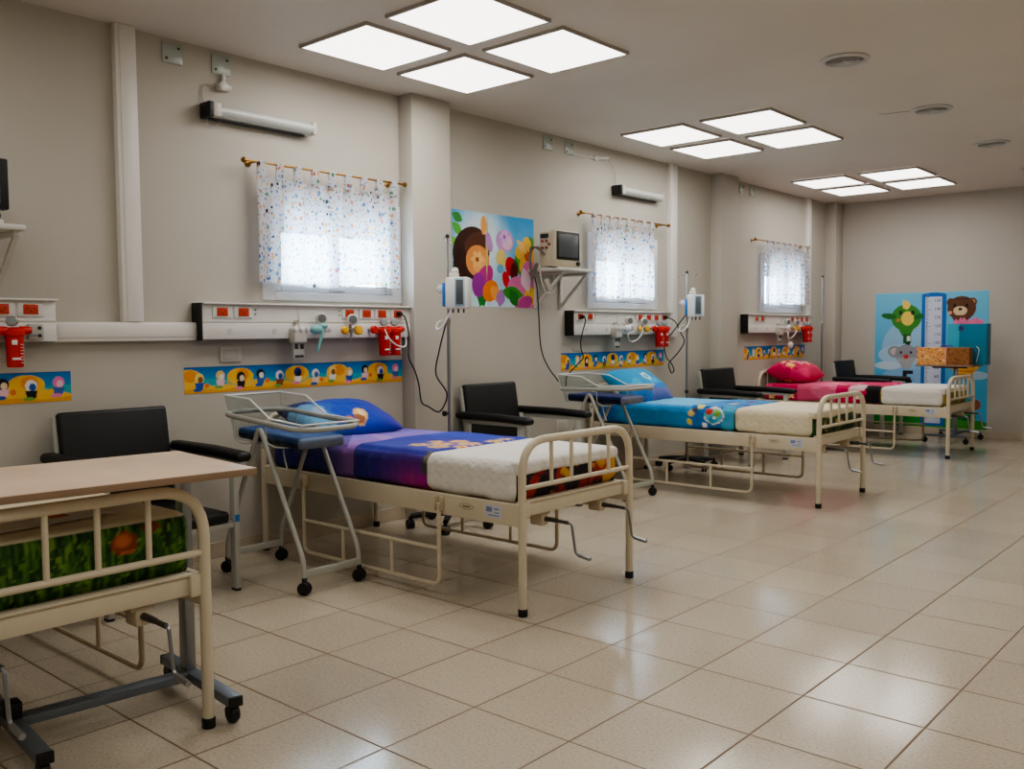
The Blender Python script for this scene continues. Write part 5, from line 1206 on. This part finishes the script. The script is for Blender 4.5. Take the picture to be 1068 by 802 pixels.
def p_chart(u, v):
    W, H = 1.28, 1.61; ox, oz = 0.555, 0.09; p = Paint(u + ox, v + oz, (96, 178, 216)); p.gradv(0, 1.7, (84, 166, 210), (112, 190, 222))
    p.ell(1.0, 1.02, 0.36, 0.36, (150, 196, 224)); p.ell(0.88, 0.95, 0.28, 0.13, (168, 206, 228)); p.ell(0.72, 0.82, 0.16, 0.05, (196, 216, 230)); p.ell(1.7, 0.72, 0.15, 0.05, (180, 210, 228)); p.ell(0.95, 0.7, 0.3, 0.09, (140, 186, 222))
    p.ell(0.9, 0.13, 0.5, 0.12, (56, 150, 60)); p.ell(1.5, 0.12, 0.45, 0.09, (70, 160, 56))
    # ruler
    p.rect(1.10, 0.11, 1.375, 1.67, (34, 108, 186)); p.ell(1.2375, 1.66, 0.1375, 0.03, (34, 108, 186)); p.rect(1.145, 0.14, 1.33, 1.645, (206, 214, 230))
    for k in range(150):
        z = 0.19 + k * 0.01; L = 0.05 if k % 10 == 0 else (0.032 if k % 5 == 0 else 0.018)
        p.put((p.u > 1.15) & (p.u < 1.15 + L * 1.2) & (np.abs(p.v - z) < 0.0022), (110, 124, 160))
    # green bird balloon
    G = (66, 142, 54); p.ell(0.925, 1.40, 0.175, 0.16, G); p.poly([(0.80, 1.33), (1.05, 1.33), (0.97, 1.18), (0.88, 1.18)], G); p.ell(0.72, 1.42, 0.09, 0.035, (40, 112, 46), -0.15); p.ell(1.06, 1.41, 0.07, 0.03, (40, 112, 46), 0.2); p.ell(0.925, 1.55, 0.045, 0.05, (238, 206, 110)); p.ell(0.905, 1.57, 0.02, 0.05, (238, 206, 110), 0.4)
    p.ell(0.94, 1.39, 0.075, 0.085, (236, 206, 100)); p.ell(0.86, 1.46, 0.022, 0.028, (30, 60, 30)); p.ell(1.0, 1.46, 0.022, 0.028, (30, 60, 30)); p.ell(0.83, 1.37, 0.025, 0.02, (200, 120, 60)); p.rect(0.89, 1.09, 0.98, 1.2, (40, 100, 50)); p.rect(0.935, 1.12, 0.975, 1.18, (220, 226, 220)); p.rect(0.92, 1.07, 0.97, 1.10, (26, 40, 36))
    # grey koala balloon
    K = (146, 148, 154); p.ell(0.79, 0.99, 0.075, 0.07, K); p.ell(0.79, 0.99, 0.045, 0.042, (200, 186, 190)); p.ell(1.06, 0.99, 0.07, 0.07, K); p.ell(0.93, 0.96, 0.13, 0.115, K); p.poly([(0.82, 0.92), (1.05, 0.92), (0.97, 0.78), (0.89, 0.78)], (170, 172, 176)); p.ell(0.93, 0.93, 0.03, 0.028, (206, 60, 60)); p.ell(0.87, 0.98, 0.014, 0.016, (30, 30, 36)); p.ell(0.985, 0.98, 0.014, 0.016, (30, 30, 36))
    p.rect(0.895, 0.72, 1.01, 0.765, (34, 34, 42)); p.rect(0.895, 0.63, 0.94, 0.76, (34, 34, 42)); p.rect(0.93, 0.61, 1.0, 0.65, (34, 34, 42))
    # brown bear balloon
    Bc = (104, 66, 42); p.ell(1.43, 1.57, 0.05, 0.05, Bc); p.ell(1.66, 1.57, 0.05, 0.05, Bc); p.ell(1.66, 1.57, 0.028, 0.03, (214, 160, 120)); p.ell(1.545, 1.50, 0.155, 0.14, Bc); p.ell(1.53, 1.47, 0.075, 0.055, (222, 196, 156)); p.ell(1.53, 1.49, 0.022, 0.016, (40, 26, 22)); p.ell(1.47, 1.53, 0.018, 0.022, (36, 24, 20)); p.ell(1.60, 1.53, 0.018, 0.022, (36, 24, 20)); p.ell(1.42, 1.45, 0.022, 0.02, (226, 160, 130)); p.rect(1.47, 1.6, 1.62, 1.612, (70, 44, 30))
    p.poly([(1.43, 1.42), (1.66, 1.42), (1.58, 1.28), (1.5, 1.28)], Bc)
    # yellow striped balloon low on the right
    p.ell(1.585, 0.83, 0.16, 0.085, (232, 170, 66)); p.poly([(1.44, 0.82), (1.74, 0.88), (1.66, 0.7), (1.5, 0.7)], (236, 176, 70)); p.rect(1.48, 0.76, 1.7, 0.775, (190, 110, 40)); p.rect(1.5, 0.72, 1.68, 0.732, (190, 110, 40)); p.ell(1.72, 0.9, 0.04, 0.02, (236, 190, 90), 0.5)
    p.ell(1.62, 0.33, 0.09, 0.12, (60, 150, 170)); p.ell(1.72, 0.38, 0.05, 0.06, (150, 90, 70)); p.ell(1.60, 0.24, 0.12, 0.05, (40, 120, 60))
    p.put(p.v > 1.695, (196, 214, 226)); return p.c
ct = thing('height_chart', 'blue height chart poster with animal balloons and a ruler on the far wall', 'height chart')
sheet_panel('chart_sheet', 1.28, 1.61, 215, 268, p_chart, Matrix.Translation((0.545, YF - 0.0005, 0.088)) @ WFAR, ct)
for h in (150, 140, 130, 120, 110, 100, 90, 80, 70, 60, 50, 40):
    cu = bpy.data.curves.new('number', 'FONT'); cu.body = str(h); cu.size = 0.05; cu.align_x = 'CENTER'; cu.align_y = 'CENTER'; cu.extrude = 0.0004
    tmp = bpy.data.objects.new('chart_number', cu); C.objects.link(tmp)
    dg = bpy.context.evaluated_depsgraph_get(); me = bpy.data.meshes.new_from_object(tmp.evaluated_get(dg)); bpy.data.objects.remove(tmp)
    me.materials.append(INK); o = bpy.data.objects.new('chart_number', me); C.objects.link(o); o.parent = ct
    o.location = (1.27, YF - 0.003, h / 100 + 0.095); o.rotation_euler = (PI / 2, 0, 0)

# ------------------------------------------------------------------ light
W = bpy.data.worlds.new('daylight'); bpy.context.scene.world = W; W.use_nodes = True
bg = W.node_tree.nodes['Background']; bg.inputs[0].default_value = (0.80, 0.90, 1.0, 1); bg.inputs[1].default_value = 32.0
def area(name, loc, sx, sy, power, col, rot=(0, 0, 0)):
    l = bpy.data.lights.new(name, 'AREA'); l.shape = 'RECTANGLE'; l.size = sx; l.size_y = sy; l.energy = power; l.color = col
    o = bpy.data.objects.new(name, l); C.objects.link(o); o.location = loc; o.rotation_euler = rot; return o
# assumed second row of ceiling lights, unseen on the right, brightens the room
for yy, pw in ((-1.2, 21), (1.95, 19), (5.1, 13), (8.2, 3)): area('unseen_ceiling_fill', (3.95, yy, ZC - 0.03), 1.2, 1.2, pw, (1.0, 0.965, 0.92))
area('unseen_ceiling_fill', (1.05, -1.2, ZC - 0.03), 1.2, 1.2, 16, (1.0, 0.965, 0.92))  # added fill out of view at the near left, lifts the dark wall
# the lamps of the twelve panels in view
for o in list(bpy.data.objects):
    if o.name.startswith('ceiling_light'): area('panel_lamp', (o.location.x, o.location.y, ZC - 0.024), 0.54, 0.57, 4.3 if o.location.y < 7 else 3.2, (1.0, 0.97, 0.93))

# ------------------------------------------------------------------ camera
f, yaw, pitch, roll = 954.9, -0.7195, 0.0567, -0.008
F_ = Vector((math.sin(yaw) * math.cos(pitch), math.cos(yaw) * math.cos(pitch), -math.sin(pitch)))
r = Vector((math.cos(yaw), -math.sin(yaw), 0)); u = r.cross(F_)
Rr = r * math.cos(roll) + u * math.sin(roll); Uu = -r * math.sin(roll) + u * math.cos(roll)
cam = bpy.data.cameras.new('camera'); cam.sensor_width = 36; cam.sensor_fit = 'HORIZONTAL'; cam.lens = f * 36 / 1068
co = bpy.data.objects.new('camera', cam); C.objects.link(co)
M = Matrix((Rr, Uu, -F_)).transposed().to_4x4(); M.translation = (4.632, -1.778, 1.257); co.matrix_world = M
sc = bpy.context.scene; sc.camera = co
sc.view_settings.view_transform = 'AgX'; sc.view_settings.look = 'AgX - Medium High Contrast'; sc.view_settings.exposure = 0.12
try:
    sc.cycles.use_denoising = True; sc.cycles.max_bounces = 10; sc.cycles.diffuse_bounces = 5; sc.cycles.transparent_max_bounces = 16
    sc.cycles.sample_clamp_indirect = 6.0
except Exception: pass
